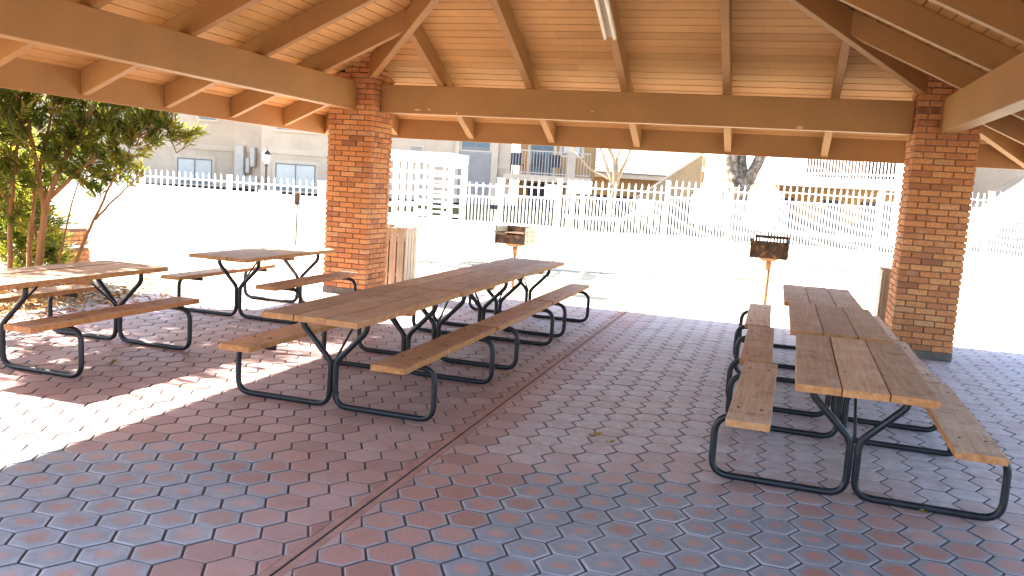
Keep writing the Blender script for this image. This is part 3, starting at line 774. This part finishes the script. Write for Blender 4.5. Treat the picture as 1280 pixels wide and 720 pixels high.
m = MB(); m.box(-.26, .26, -.01, .01, 1.52, 1.78); m.build('panel', M['white'], s2, bevel=.003)
m = MB()
for x in (-.13, .1): m.box(x - .02, x + .02, .012, .03, .0, 1.55)
m.build('leg', M['white'], s2)
m = MB()
rr = random.Random(3)
for k in range(8):
    for c in (-1, 1):
        L_ = rr.uniform(.12, .2); x0 = -.24 if c < 0 else .02; m.box(x0, x0 + L_, -.0125, -.0105, 1.745 - k * .026, 1.751 - k * .026)
m.build('rules_text', M['inkgrey'], s2)
s3 = thing('small_sign', 'small white sign with faint grey print wired to the fence railing', 'sign', (-4.42, 16.86, 0), math.radians(31))
m = MB(); m.box(-.12, .12, -.008, .008, 1.42, 1.67); m.build('panel', M['white'], s3, bevel=.003)
m = MB()
for x0, x1, z in ((-.06, -.02, 1.55), (-.005, .025, 1.552), (.035, .06, 1.55)): m.box(x0, x1, -.0105, -.0085, z - .008, z + .008)
m.build('print', M['inkgrey'], s3)
# slim brown marker post in front of the left fence
mk = thing('marker_post', 'slim brown steel post with a small box on top before the left fence', 'post', (-9.09, 14.85, gz(-9.09, 14.85)))
m = MB(); m.tube([(0, 0, -.1), (0, 0, 1.2)], .016, 8); m.build('pole', M['bracket'], mk, smooth=True)
m = MB(); m.box(-.045, .045, -.03, .03, .98, 1.22); m.build('box', M['rust'], mk, bevel=.006)

# lamp post
lp = thing('lamp_post', 'black lamp post with a white lantern beyond the left fence', 'lamp post', (-16.8, 25.4, gz(-16.8, 25.4)))
lh = 2.28 - gz(-16.8, 25.4)
m = MB(); m.lathe([(.11, 0), (.11, .08), (.05, .16), (.04, .4), (.036, lh - .62), (.07, lh - .60), (.03, lh - .56), (.06, lh - .52)], (0, 0, 0), 12); m.build('post', M['lampblack'], lp, smooth=True)
m = MB(); m.lathe([(.06, lh - .52), (.11, lh - .44), (.135, lh - .22)], (0, 0, 0), 8); m.build('globe', M['globe'], lp)
m = MB(); m.lathe([(.16, lh - .22), (.10, lh - .12), (.03, lh - .05), (.012, lh), (.002, lh + .06)], (0, 0, 0), 8); m.build('cap', M['lampblack'], lp)

# ------------------------------------------------------------------ buildings
class Seg:
    """plan segment with outward normal towards the viewer's side"""
    def __init__(s, P0, P1):
        s.o = Vector((*P0, 0)); d = Vector((*P1, 0)) - s.o; s.L = d.length; s.d = d.normalized(); s.n = Vector((s.d.y, -s.d.x, 0))
        if s.n.dot(Vector((0, 0, 0)) - s.o) < 0: s.n = -s.n
    def p(s, a, o, z): return s.o + s.d * a + s.n * o + Vector((0, 0, z))
    def box(s, m, a0, a1, o0, o1, z0, z1):
        m.pts8([s.p(a0, o0, z0), s.p(a1, o0, z0), s.p(a1, o1, z0), s.p(a0, o1, z0), s.p(a0, o0, z1), s.p(a1, o0, z1), s.p(a1, o1, z1), s.p(a0, o1, z1)])
    def wall(s, z0, z1, name, mat, parent, th=.3, a0=0, a1=None, o=0):
        m = MB(); s.box(m, a0, s.L if a1 is None else a1, o - th, o, z0, z1); return m.build(name, mat, parent)
    def window(s, a0, a1, z0, z1, parent, o=0, pane='blind', bars=2):
        m = MB()
        s.box(m, a0 - .14, a1 + .14, o, o + .035, z1, z1 + .14); s.box(m, a0 - .14, a0, o, o + .035, z0 - .1, z1); s.box(m, a1, a1 + .14, o, o + .035, z0 - .1, z1); s.box(m, a0 - .14, a1 + .14, o, o + .05, z0 - .2, z0 - .1)
        tr = m.build('window_trim', M['stuccotrim'], parent)
        m = MB(); f = .055
        s.box(m, a0, a1, o + .002, o + .028, z0 - .1, z0 + f); s.box(m, a0, a1, o + .002, o + .028, z1 - f, z1)
        for k in range(bars + 1):
            c = a0 + f / 2 + (a1 - a0 - f) * k / bars; s.box(m, c - f / 2, c + f / 2, o + .004, o + .03, z0 + f, z1 - f)
        fr = m.build('window', M['frame'], parent)
        m = MB(); s.box(m, a0 + .02, a1 - .02, o + .001, o + .012, z0 + .02, z1 - .02); m.build('pane', M[pane], fr)
BA = thing('apartment_block', 'long two storey grey stucco apartment block with stepped wings at the left', 'apartment block', (0, 0, 0))
ZB, ZH = -.1, 6.2
A0 = Seg((-40, 22.7), (-28.5, 31.5)); A1 = Seg((-28.5, 31.5), (-24.6, 34.5)); AC = Seg((-24.6, 34.5), (-22.1, 34.5)); A2 = Seg((-22.1, 33.0), (-18.5, 35.8)); A3 = Seg((-18.5, 35.8), (-11.9, 37.6))
for sgm in (A0, A1, AC, A2, A3):
    sgm.wall(ZB, ZH, 'wall', M['stucco'], BA)
    m = MB(); sgm.box(m, 0, sgm.L, .002, .04, 2.26, 2.50); m.build('belt_course', M['stuccotrim'], BA)
m = MB(); m.box(-22.1, -21.8, 33.3, 34.45, ZB, ZH); m.build('wall', M['stucco'], BA)
A1.window(2.45, 3.98, .75, 1.82, BA, bars=2); A1.window(3.35, 4.1, 3.75, 4.8, BA, pane='glass')
A2.window(.62, 2.4, .75, 1.86, BA, bars=2); A2.window(.62, 2.4, 3.45, 4.6, BA, pane='glass')
A0.window(6, 8, .75, 1.85, BA); A0.window(6, 8, 3.6, 4.6, BA, pane='glass'); A0.window(10.6, 12.2, .75, 1.85, BA)
# meters and pipes on the recessed wall
for a_, b_, o_, z0_, z1_ in ((.25, .72, .28, .6, 2.55), (.80, 1.0, .22, 1.3, 2.0), (1.06, 1.3, .25, 1.6, 2.5), (.78, 1.35, .2, .7, 1.15)): m = MB(); AC.box(m, a_, b_, .045, o_, z0_, z1_); m.build('meter_cabinet', M['utility'], BA, bevel=.02)
m = MB(); AC.box(m, 2.1, 2.24, .045, .16, ZB, ZH - .3); m.build('downpipe', M['whitewall'], BA)
A3.window(4.55, 5.85, 3.12, 4.3, BA, pane='glass')
m = MB()
for k in range(26):
    z = ZB + k * .118; m.pts8([A3.p(4.45, .045, z), A3.p(5.95, .045, z), A3.p(5.95, .09, z), A3.p(4.45, .09, z), A3.p(4.45, .045, z + .115), A3.p(5.95, .045, z + .115), A3.p(5.95, .062, z + .115), A3.p(4.45, .062, z + .115)])
m.build('lap_siding', M['siding'], BA)
for a_, b_ in ((4.25, 4.45), (5.95, 6.25)): m = MB(); A3.box(m, a_, b_, .043, .11, ZB, ZH); m.build('corner_trim', M['stuccotrim'], BA)
m = MB(); A3.box(m, 2.1, 2.8, .002, .06, 2.68, 3.08); m.build('wall_vent', M['stuccotrim'], BA)
m = MB()
for k in range(5): A3.box(m, 2.18, 2.72, .062, .07, 2.74 + k * .058, 2.77 + k * .058)
m.build('vent_louvre', M['frame'], BA)
m = MB()
for sgm in (A0, A1, AC, A2, A3): m.pts8([sgm.p(-.4, .6, ZH), sgm.p(sgm.L + .4, .6, ZH), sgm.p(sgm.L + .4, -5, ZH + 2.2), sgm.p(-.4, -5, ZH + 2.2), sgm.p(-.4, .6, ZH + .15), sgm.p(sgm.L + .4, .6, ZH + .15), sgm.p(sgm.L + .4, -5, ZH + 2.35), sgm.p(-.4, -5, ZH + 2.35)])
m.build('roof', M['tilewhite'], BA)
# balcony bay
BB = Seg((-11.9, 37.0), (-8.6, 37.75)); BK = Seg((-11.9, 39.0), (-8.4, 39.9))
BK.wall(ZB, ZH, 'wall', M['tan'], BA)
m = MB(); BB.box(m, -.1, 3.9, -2.0, .12, 1.78, 2.06); m.build('balcony_slab', M['stuccotrim'], BA)
m = MB()
BB.box(m, 0, 3.8, .0, .05, 3.12, 3.17); BB.box(m, 0, 3.8, .0, .04, 2.14, 2.18)
k = 0.0
while k < 3.8: BB.box(m, k, k + .025, .01, .035, 2.06, 3.12); k += .135
m.build('balcony_railing', M['railtan'], BA)
m = MB(); BB.box(m, 2.75, 3.1, -.3, .02, ZB, ZH); m.build('balcony_post', M['stuccotrim'], BA)
BK.window(.5, 1.6, 2.2, 4.2, BA, pane='glass', bars=2); BK.window(2.0, 2.9, 3.2, 4.2, BA)
m = MB(); BK.box(m, .5, 1.5, .003, .04, ZB, 1.7); m.build('door', M['darkdoor'], BA)
# dark patio furniture on that balcony
def patio_chair(P, rz, label, s=1.0):
    t = thing('patio_chair', label, 'patio chair', P, rz, 'dark chairs on the balcony')
    m = MB(); m.box(-.26, .26, -.26, .26, .40, .45); m.build('seat', M['chairdark'], t)
    m = MB(); m.pts8([(-.26, .22, .45), (.26, .22, .45), (.26, .26, .45), (-.26, .26, .45), (-.26, .32, .98), (.26, .32, .98), (.26, .36, .98), (-.26, .36, .98)]); m.build('backrest', M['chairdark'], t)
    for x in (-.24, .24):
        for y in (-.24, .24): m = MB(); m.box(x - .02, x + .02, y - .02, y + .02, 0, .40); m.build('leg', M['chairdark'], t)
for i, (a, o, rz, lb) in enumerate(((.45, -.55, .3, 'dark chair at the left end of the tan balcony'), (1.35, -.6, -.2, 'dark chair in the middle of the tan balcony'), (2.2, -.55, .1, 'dark chair nearest the post of the tan balcony'))):
    q = BB.p(a, o, 2.062); patio_chair((q.x, q.y, q.z), rz + .22, lb)

# low wing with pale tile roof
BC = thing('tiled_wing', 'low wing with a pale tiled roof behind the bare tree', 'building', (0, 0, 0))
C1 = Seg((-10.6, 41.3), (-1.5, 43.6))
C1.wall(-.1, 2.5, 'wall', M['tan'], BC)
m = MB(); C1.box(m, 1.15, 1.85, .004, .04, -.1, 2.25); m.build('door', M['darkbrown'], BC)
m = MB(); C1.box(m, 1.9, 8.6, .004, .05, -.1, 1.32); m.build('dark_screen', M['darkbrown'], BC)
m = MB()
rows = 16
for r_ in range(rows):
    o0 = .9 - r_ * .42; z = 2.42 + r_ * .19
    n_ = 34
    for k in range(n_):
        a0 = -.3 + k * (C1.L + .6) / n_; a1 = a0 + (C1.L + .6) / n_ * .96
        m.pts8([C1.p(a0, o0, z), C1.p(a1, o0, z), C1.p(a1, o0 - .46, z + .19), C1.p(a0, o0 - .46, z + .19), C1.p(a0, o0, z + .06), C1.p(a1, o0, z + .06), C1.p(a1, o0 - .46, z + .235), C1.p(a0, o0 - .46, z + .235)])
m.build('tiled_roof', M['tilewhite'], BC)
m = MB(); C1.box(m, -.3, C1.L + .3, .80, .86, 2.2, 2.42); m.build('fascia', M['stuccotrim'], BC)

# white block with stair and balcony on the right
BD = thing('white_apartment', 'white apartment block with an outside stair and a railed balcony', 'apartment block', (0, 0, 0))
D1 = Seg((-2.95, 33.2), (5.6, 25.0)); DL = D1.L
def onD(x): return None
# back wall of the recess, upper wall, piers
D1.wall(-.1, 2.2, 'recess_wall', M['tan'], BD, o=-2.4, a0=.0, a1=9.2)
D1.wall(2.2, 6.4, 'upper_wall', M['whitewall'], BD, a0=-.3, a1=3.62)
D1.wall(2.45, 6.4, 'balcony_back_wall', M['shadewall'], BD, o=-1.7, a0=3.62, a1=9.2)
D1.wall(-.1, 2.2, 'stair_wall', M['whitewall'], BD, a0=-.3, a1=1.35)
for a0_, a1_, z_ in ((3.35, 3.62, 6.4), (8.65, 9.2, 6.4), (1.35, 1.6, 2.19)): m = MB(); D1.box(m, a0_, a1_, -.32, .03, -.1, z_); m.build('pier', M['whitewall'], BD, bevel=.01)
m = MB(); D1.box(m, 3.62, 8.65, -2.4, .02, 2.17, 2.45); D1.box(m, 1.6, 3.35, -2.4, -.01, 2.19, 2.3); m.build('balcony_slab', M['whitewall'], BD, bevel=.008)
m = MB(); k = 3.68
D1.box(m, 3.62, 8.65, -.05, .0, 3.45, 3.5); D1.box(m, 3.62, 8.65, -.04, -.005, 2.56, 2.6)
while k < 8.6: D1.box(m, k, k + .025, -.035, -.01, 2.45, 3.45); k += .125
m.build('balcony_railing', M['white'], BD)
m = MB(); D1.box(m, 4.0, 4.75, -2.4, -2.36, .85, 1.75); m.build('window', M['darkdoor'], BD)
for a0_, a1_ in ((5.6, 7.7), (2.0, 2.7)): m = MB(); D1.box(m, a0_, a1_, -2.4, -2.35, -.1, 1.75); m.build('door', M['darkdoor'], BD)
m = MB(); D1.box(m, 6.2, 7.4, -1.7, -1.66, 2.5, 4.4); m.build('balcony_door', M['darkbrown'], BD)
m = MB(); D1.box(m, -.4, 9.4, -8, .5, 6.4, 6.6); m.build('roof', M['tilewhite'], BD)
m = MB(); D1.box(m, 3.62, 8.65, -1.7, .7, 4.55, 4.75); m.build('balcony_shade_slab', M['whitewall'], BD)  # unseen slab added to keep sun off the balcony back wall
m = MB(); D1.box(m, 1.6, 8.65, -2.4, -2.38, -.1, 1.0); m.build('dado', M['dado'], BD)
m = MB(); D1.box(m, 1.35, 9.2, -2.4, .6, .45, .62); m.build('porch_floor', M['concrete'], BD)
# outside stair, solid tan stringers
stz = lambda x: .75 + (x + 5.3) * (3.05 - .75) / 2.6
m = MB()
for y0 in (30.2, 31.5):
    P = [(-5.0, 1.20), (-2.66, 3.1), (-2.66, 1.95), (-3.55, 1.2), (-4.4, .42), (-5.0, .42)]
    b = len(m.v)
    for yy in (y0, y0 + .16):
        for px, pz in P: m.v.append((px, yy + (px + 5) * .3, pz))
    n_ = len(P); m.f.append(tuple(b + i for i in range(n_))); m.f.append(tuple(b + n_ + i for i in reversed(range(n_))))
    for i in range(n_): j = (i + 1) % n_; m.f.append((b + j, b + i, b + n_ + i, b + n_ + j))
m.build('stair_side', M['stair'], BD)
m = MB()
for y0 in (30.17, 31.47):
    m.pts8([(-5.03, y0, 1.19), (-2.62, y0 + .72, 3.1), (-2.62, y0 + .94, 3.1), (-5.03, y0 + .22, 1.19), (-5.03, y0, 1.27), (-2.62, y0 + .72, 3.19), (-2.62, y0 + .94, 3.19), (-5.03, y0 + .22, 1.27)])
m.build('stair_coping', M['stuccotrim'], BD)
m = MB()
for k in range(13):
    x = -4.95 + k * .175; z = .45 + k * .17; y = 30.38 + k * .0525; m.box(x, x + .19, y, y + 1.1, z, z + .17)
m.build('stair_steps', M['stuccotrim'], BD)
# second stair flight far right
BE = thing('concrete_stair', 'grey outside stair flight beyond the fence at the right edge', 'stair', (0, 0, 0))
m = MB()
for y0, zo in ((27.2, 0), (28.6, 0)):
    P = [(4.6, 1.0 + zo), (8.4, 4.2 + zo), (8.4, 3.2 + zo), (5.9, 1.05 + zo), (5.2, .42), (4.6, .42)]; b = len(m.v)
    for yy in (y0, y0 + .18):
        for px, pz in P: m.v.append((px, yy, pz))
    n_ = len(P); m.f.append(tuple(b + i for i in range(n_))); m.f.append(tuple(b + n_ + i for i in reversed(range(n_))))
    for i in range(n_): j = (i + 1) % n_; m.f.append((b + j, b + i, b + n_ + i, b + n_ + j))
m.build('stair_side', M['stuccotrim'], BE)
m = MB()
for k in range(18): x = 4.7 + k * .2; z = .45 + k * .17; m.box(x, x + .21, 27.4, 28.58, z, z + .17)
m.build('stair_steps', M['concrete'], BE)
m = MB(); m.box(4.3, 14, 30.6, 30.9, .0, 6); m.build('wall', M['stucco'], BE)

# white low table and plastic chairs behind the fence
wt = thing('pool_lounger', 'white plastic lounger on the grass behind the rules board', 'lounger', (-4.6, 22.9, gz(-4.6, 22.9)), .25)
m = MB(); m.box(-.95, .6, -.33, .33, .30, .36); m.build('bed', M['white'], wt, bevel=.01)
m = MB(); m.pts8([(.6, -.33, .30), (1.2, -.33, .62), (1.2, .33, .62), (.6, .33, .30), (.6, -.33, .36), (1.17, -.33, .68), (1.17, .33, .68), (.6, .33, .36)]); m.build('backrest', M['white'], wt)
for x in (-.85, .5):
    for y in (-.28, .28): m = MB(); m.box(x - .025, x + .025, y - .025, y + .025, 0, .30); m.build('leg', M['white'], wt)
def plastic_chair(x, y, rz, label):
    t = thing('plastic_chair', label, 'chair', (x, y, gz(x, y)), rz, 'white plastic chairs on the far grass')
    m = MB(); m.box(-.24, .24, -.24, .24, .40, .44); m.build('seat', M['white'], t)
    m = MB(); 
    for k in range(4): m.box(-.22, .22, .22, .245, .47 + k * .11, .55 + k * .11)
    m.box(-.25, -.21, .22, .25, .4, .9); m.box(.21, .25, .22, .25, .4, .9); m.build('backrest', M['white'], t)
    for a in (-.22, .22):
        for b in (-.22, .22): m = MB(); m.box(a - .02, a + .02, b - .02, b + .02, 0, .40); m.build('leg', M['white'], t)
plastic_chair(-3.75, 26.1, 2.9, 'white plastic chair in front of the foot of the outside stair')
plastic_chair(-2.1, 27.2, 3.4, 'white plastic chair under the outside stair near the thick tree')

# ------------------------------------------------------------------ trees
def leafblade(m, p, d, up, L, W, tone, curl=.15):
    s = d.cross(up)
    if s.length < 1e-3: s = d.cross(Vector((1, 0, 0)))
    s.normalize(); u = s.cross(d)
    a = p; q = p + d * L * .5 + u * (L * curl * .5); e = p + d * L
    m.v += [tuple(a), tuple(q - s * W / 2), tuple(e), tuple(q + s * W / 2)]; b = len(m.v) - 4
    m.f.append((b, b + 1, b + 2)); m.f.append((b, b + 2, b + 3))
    m._attr(b, 4, {'tone': tone})
def oleander(name, base, stems, clusters, label, seed, dens=60, group='oleander bushes along the left edge'):
    rr = random.Random(seed)
    t = thing(name, label, 'bush', base, 0, group)
    B = Vector(base); st = MB(); lv = MB(); anchors = []
    for pts, r0 in stems:
        P = [Vector(p) - B for p in pts]; fine = []
        for i in range(len(P) - 1):
            for k in range(5):
                q = P[i].lerp(P[i + 1], k / 5); j = .009; fine.append(q + Vector((rr.uniform(-j, j), rr.uniform(-j, j), 0)))
        fine.append(P[-1]); n_ = len(fine)
        st.tube(fine, [r0 * (1 - .72 * i / (n_ - 1)) for i in range(n_)], 8); anchors += fine[n_ // 3:]
    for (cx, cy, cz, cr_) in clusters:
        c = Vector((cx, cy, cz)) - B
        for k in range(int(dens * (cr_ / .6) ** 2)):
            d = Vector((rr.gauss(0, 1), rr.gauss(0, 1), rr.gauss(0, .8))); d.normalize()
            tip = c + d * cr_ * (rr.random() ** .45) * rr.uniform(.75, 1.08)
            a = min(anchors, key=lambda q: (q - tip).length_squared)
            dirn = (tip - a); ln = dirn.length
            if ln < .05: continue
            dirn.normalize(); dirn = (dirn + Vector((0, 0, .55)) + Vector((rr.uniform(-.5, .5), rr.uniform(-.5, .5), rr.uniform(-.4, .4)))).normalized()
            root = tip - dirn * min(ln, rr.uniform(.22, .42))
            mid = (root + tip) / 2 + Vector((rr.uniform(-.02, .02), rr.uniform(-.02, .02), -.015))
            st.tube([root, mid, tip], [.006, .0045, .003], 4, caps=False)
            if ln > .3 and rr.random() < .5: st.tube([a, (a + root) / 2 + Vector((0, 0, -.03)), root], [.011, .008, .006], 5, caps=False)
            base_tone = min(1, max(0, rr.gauss(.42, .2)))
            nw = rr.randint(5, 8)
            for w_ in range(nw):
                f = .30 + .70 * w_ / (nw - 1); pp = root.lerp(tip, f); ang0 = rr.uniform(0, 6.28)
                for j in range(3):
                    ang = ang0 + j * 2.094 + rr.uniform(-.3, .3)
                    side = dirn.cross(Vector((.31, .52, .8))).normalized(); sd2 = dirn.cross(side)
                    out = side * math.cos(ang) + sd2 * math.sin(ang); spread = rr.uniform(.5, 1.15) * (1.25 - .6 * f)
                    dd = (dirn + out * spread + Vector((0, 0, -.1))).normalized()
                    leafblade(lv, pp, dd, out, rr.uniform(.10, .165), rr.uniform(.019, .029), min(1, max(0, base_tone + rr.uniform(-.18, .2))), rr.uniform(-.15, .15))
    st.build('stems', M['bark'], t, smooth=True); lv.build('foliage', M['leaf'], t)
    return t
b0 = (-8.2, 7.75, -.03)
stems = [
    ([(-8.2, 7.75, -.05), (-8.17, 7.80, .6), (-8.13, 7.86, 1.1), (-8.02, 8.0, 1.6), (-7.8, 8.2, 2.2), (-7.6, 8.35, 2.7)], 0.048),
    ([(-8.14, 7.84, .95), (-8.22, 7.80, 1.5), (-8.3, 7.75, 2.1), (-8.36, 7.7, 2.8)], 0.035),
    ([(-8.42, 7.6, -.05), (-8.43, 7.62, .7), (-8.42, 7.68, 1.5), (-8.36, 7.8, 2.3), (-8.3, 7.9, 2.9)], 0.033),
    ([(-8.3, 7.72, -.05), (-8.29, 7.76, .6), (-8.26, 7.82, 1.3), (-8.16, 7.95, 2.1), (-8.1, 8.0, 2.6)], 0.031),
    ([(-8.13, 7.86, 1.1), (-7.88, 8.1, 1.5), (-7.55, 8.38, 1.85), (-7.15, 8.7, 2.08)], 0.027),
    ([(-8.02, 7.98, -.05), (-7.9, 8.08, .45), (-7.76, 8.19, .9), (-7.63, 8.29, 1.3), (-7.46, 8.42, 1.75)], 0.027),
    ([(-7.76, 8.19, .9), (-7.55, 8.36, 1.22), (-7.34, 8.53, 1.5)], 0.016),
    ([(-8.6, 7.5, -.05), (-8.68, 7.42, .7), (-8.78, 7.3, 1.5), (-8.85, 7.2, 2.3)], 0.035),
    ([(-8.1, 7.92, .1), (-8.02, 8.0, .7), (-7.95, 8.08, 1.2), (-7.8, 8.22, 1.7)], 0.017)]
clusters = [(-8.3, 7.9, 2.05, .66), (-7.9, 8.28, 2.08, .58), (-7.5, 8.5, 2.05, .44), (-7.15, 8.72, 2.05, .30), (-6.92, 8.84, 2.02, .17), (-7.55, 8.4, 1.66, .36), (-8.1, 8.05, 1.66, .46), (-8.6, 7.65, 1.5, .55), (-8.6, 7.5, 2.25, .70),
            (-8.2, 7.9, 2.7, .68), (-7.8, 8.3, 2.65, .62), (-7.35, 8.6, 2.5, .42), (-8.95, 7.2, 1.8, .65), (-8.75, 7.0, 2.6, .68), (-7.85, 8.2, 1.42, .30), (-8.55, 7.7, .95, .36), (-8.0, 8.7, 2.7, .5)]
oleander('oleander_bush', b0, stems, clusters, 'tall oleander bush with orange brown stems at the left eave', 5, 98)
oleander('oleander_bush', (-9.5, 8.9, -.03), [([(-9.5, 8.9, -.05), (-9.5, 8.9, .6), (-9.4, 8.9, 1.2)], .03), ([(-9.6, 8.8, -.05), (-9.8, 8.8, .7)], .025)],
         [(-9.5, 8.9, .62, .55), (-9.75, 8.75, 1.1, .55), (-9.3, 9.0, .35, .40), (-9.05, 8.3, .95, .48), (-9.2, 8.6, 1.5, .5), (-9.0, 8.3, .4, .4), (-8.95, 8.35, 1.35, .42), (-8.75, 8.05, 1.05, .33), (-9.1, 8.1, .75, .4)], 'bright green lower bush behind the orange stems', 6, 85)
oleander('oleander_bush', (-8.5, 5.0, -.03), [([(-8.5, 5.0, -.05), (-8.5, 5.0, 1.0), (-8.3, 5.2, 2.4)], .05), ([(-8.6, 4.9, -.05), (-8.7, 4.6, 1.4), (-8.8, 4.4, 2.4)], .045), ([(-8.5, 5.3, -.05), (-8.5, 5.7, 1.4), (-8.5, 6.1, 2.4)], .045)],
         [(-8.4, 5.2, 1.6, .75), (-8.8, 4.5, 1.5, .6), (-8.4, 5.5, 2.4, .66), (-8.7, 4.7, 2.1, .55), (-8.5, 6.2, 2.2, .75), (-8.5, 6.0, 1.2, .55), (-8.3, 6.4, 2.7, .55), (-8.4, 5.9, 2.8, .5), (-8.3, 6.9, 2.95, .5)], 'oleander bush outside the left eave that throws dappled shade', 7, 62)

def bare_tree(name, base, label, mat, seed, limbs, depth, r0, group=None, twig=True):
    rr = random.Random(seed); t = thing(name, label, 'tree', base, 0, group); B = Vector(base); tk = MB(); tw = MB()
    def grow(p, d, L, r, lev):
        pts = [p]; q = p.copy(); dd = d.copy()
        for i in range(5): dd = (dd + Vector((rr.uniform(-.16, .16), rr.uniform(-.16, .16), rr.uniform(-.06, .14)))).normalized(); q = q + dd * L / 5; pts.append(q.copy())
        (tk if lev == 0 else tw).tube(pts, [r * (1 - .45 * i / 5) for i in range(6)], 10 if lev < 2 else 5, caps=lev == 0)
        if lev < depth:
            for k in range(rr.randint(2, 3)):
                ax_ = Vector((rr.uniform(-1, 1), rr.uniform(-1, 1), rr.uniform(.1, .8))).normalized()
                grow(pts[-1] if k < 2 else pts[3], (dd + ax_ * .75).normalized(), L * rr.uniform(.6, .8), r * .52, lev + 1)
    for pts, rs in limbs:
        P = [Vector(p) - B for p in pts]; fine = []; rf = []
        for i in range(len(P) - 1):
            for k in range(4):
                f = k / 4; fine.append(P[i].lerp(P[i + 1], f) + Vector((rr.uniform(-.02, .02), rr.uniform(-.02, .02), 0))); rf.append(rs[i] * (1 - f) + rs[i + 1] * f)
        fine.append(P[-1]); rf.append(rs[-1]); tk.tube(fine, rf, 12)
        for k in range(2): grow(fine[-1], ((P[-1] - P[-2]).normalized() + Vector((rr.uniform(-.5, .5), rr.uniform(-.5, .5), .3))).normalized(), 1.1, rs[-1] * .8, 1)
    tk.build('trunk', mat, t, smooth=True)
    if tw.v: tw.build('branches', mat, t, smooth=True)
    return t
g0 = gz(-.98, 22.8)
bare_tree('forked_tree', (-.98, 22.8, g0), 'thick forked tree with mottled bark behind the right fence', M['bark_mottled'], 3,
          [([(-.98, 22.8, g0 - .1), (-1.0, 22.8, 1.1), (-.98, 22.8, 1.9)], [.26, .22, .25]), ([(-1.02, 22.8, 1.8), (-1.2, 22.85, 2.35), (-1.3, 22.9, 3.3), (-1.5, 23, 4.5)], [.20, .18, .16, .11]), ([(-.92, 22.8, 1.8), (-.66, 22.9, 2.35), (-.42, 23, 2.9), (-.1, 23.2, 4.2)], [.17, .15, .14, .09])], 3, .2)
g1 = gz(-5.65, 30)
bare_tree('bare_tree', (-5.65, 30, g1), 'small leafless tree with thin spreading branches before the tiled wing', M['bark_bare'], 9,
          [([(-5.65, 30, g1 - .1), (-5.6, 30, 1.3), (-5.55, 30, 1.7)], [.11, .095, .10]), ([(-5.55, 30, 1.65), (-5.85, 30, 2.3), (-6.15, 30, 3.0)], [.07, .06, .05]), ([(-5.55, 30, 1.65), (-5.35, 30.1, 2.4), (-5.1, 30.2, 3.2)], [.07, .055, .045]), ([(-5.58, 30, 1.7), (-5.62, 30.1, 2.5), (-5.6, 30.2, 3.2)], [.06, .05, .04]), ([(-5.6, 30, 1.9), (-6.5, 30, 2.3), (-7.1, 30, 2.9)], [.04, .03, .02])], 3, .05)

# ------------------------------------------------------------------ ground cover and litter
rr = random.Random(77)
m = MB()
for i in range(2600):
    a = rr.uniform(0, 6.28); r_ = abs(rr.gauss(0, .85)); x = -7.95 + r_ * math.cos(a) * .95; y = 7.2 + r_ * math.sin(a) * 1.4
    if x > -6.5: continue
    hgt = .18 * math.exp(-((x + 8.0) ** 2 + (y - 7.3) ** 2 * .5) / .8)
    d = Vector((rr.gauss(0, 1), rr.gauss(0, 1), rr.uniform(-.2, .7))).normalized()
    leafblade(m, Vector((x, y, .005 + hgt * rr.random())), d, Vector((rr.uniform(-.4, .4), rr.uniform(-.4, .4), 1)), rr.uniform(.06, .13), rr.uniform(.014, .03), rr.random(), .25)
tag(m.build('leaf_litter', M['litter']), 'heap of dry brown fallen leaves under the oleander bush', 'leaf litter', kind='stuff')
m = MB()
for i in range(3400):
    u = rr.random()
    if u < .5: x = rr.uniform(-7, 4.8); y = PY1 + .17 + abs(rr.gauss(0, .05)); dn = max(0, nz(x, 0, 1.3, 9) + .08 + (.5 if -3.1 < x < -1.9 or 2.9 < x < 3.6 else 0))
    elif u < .8: 
        x = rr.uniform(-15, 6); dn = max(0, nz(x, 0, .9, 2) + .1); 
        for (xa, ya), (xb, yb_) in zip(KL[:-1], KL[1:]):
            if xa <= x < xb: y = ya + (yb_ - ya) * (x - xa) / (xb - xa) - .1 + rr.gauss(0, .03)
    else: x = rr.uniform(-8, 6); y = rr.uniform(12.4, 15); dn = max(0, nz(x, y, .8, 5) - .25)
    if rr.random() > dn * 2.2: continue
    d = Vector((rr.gauss(0, .45), rr.gauss(0, .45), 1)).normalized()
    leafblade(m, Vector((x, y, gz(x, y))), d, Vector((rr.uniform(-1, 1), rr.uniform(-1, 1), .2)), rr.uniform(.03, .075), rr.uniform(.004, .009), rr.random(), .3)
tag(m.build('grass_tufts', M['grass']), 'thin dry grass tufts along the edge of the paving', 'grass', kind='stuff')
for i, (x, y, s_, lb) in enumerate(((-5.0, 5.46, 1.4, 'curled brown leaf on the pavers beyond the sunny strip by the left table'), (-1.01, 5.46, 1.3, 'larger of two yellow leaves on the open pavers right of the joint'), (-.90, 5.38, .9, 'smaller of two yellow leaves on the open pavers right of the joint'),
                                    (-2.09, 6.85, 1.1, 'yellow green leaf under the bench of the left table row'), (.36, 5.10, .8, 'yellow leaf against the near frame of the right table row, left of its middle'), (.47, 5.09, .6, 'tiny yellow leaf touching the near frame of the right table row'), (.95, 4.97, .8, 'dry yellow leaf on the right half of the nearest right hand frame'),
                                    (-1.95, 6.3, .6, 'pale fragment of leaf near the joint beside the left row'))):
    m = MB(); r2 = random.Random(i)
    for k in range(3):
        a = r2.uniform(0, 6.28); d = Vector((math.cos(a), math.sin(a), r2.uniform(.05, .4))).normalized()
        leafblade(m, Vector((0, 0, .004)), d, Vector((0, 0, 1)), .055 * s_, .034 * s_, r2.random(), .35)
    tag(m.build('fallen_leaf', M['leafyellow'], loc=(x, y, .002)), lb, 'leaf', 'fallen leaves on the pavers')
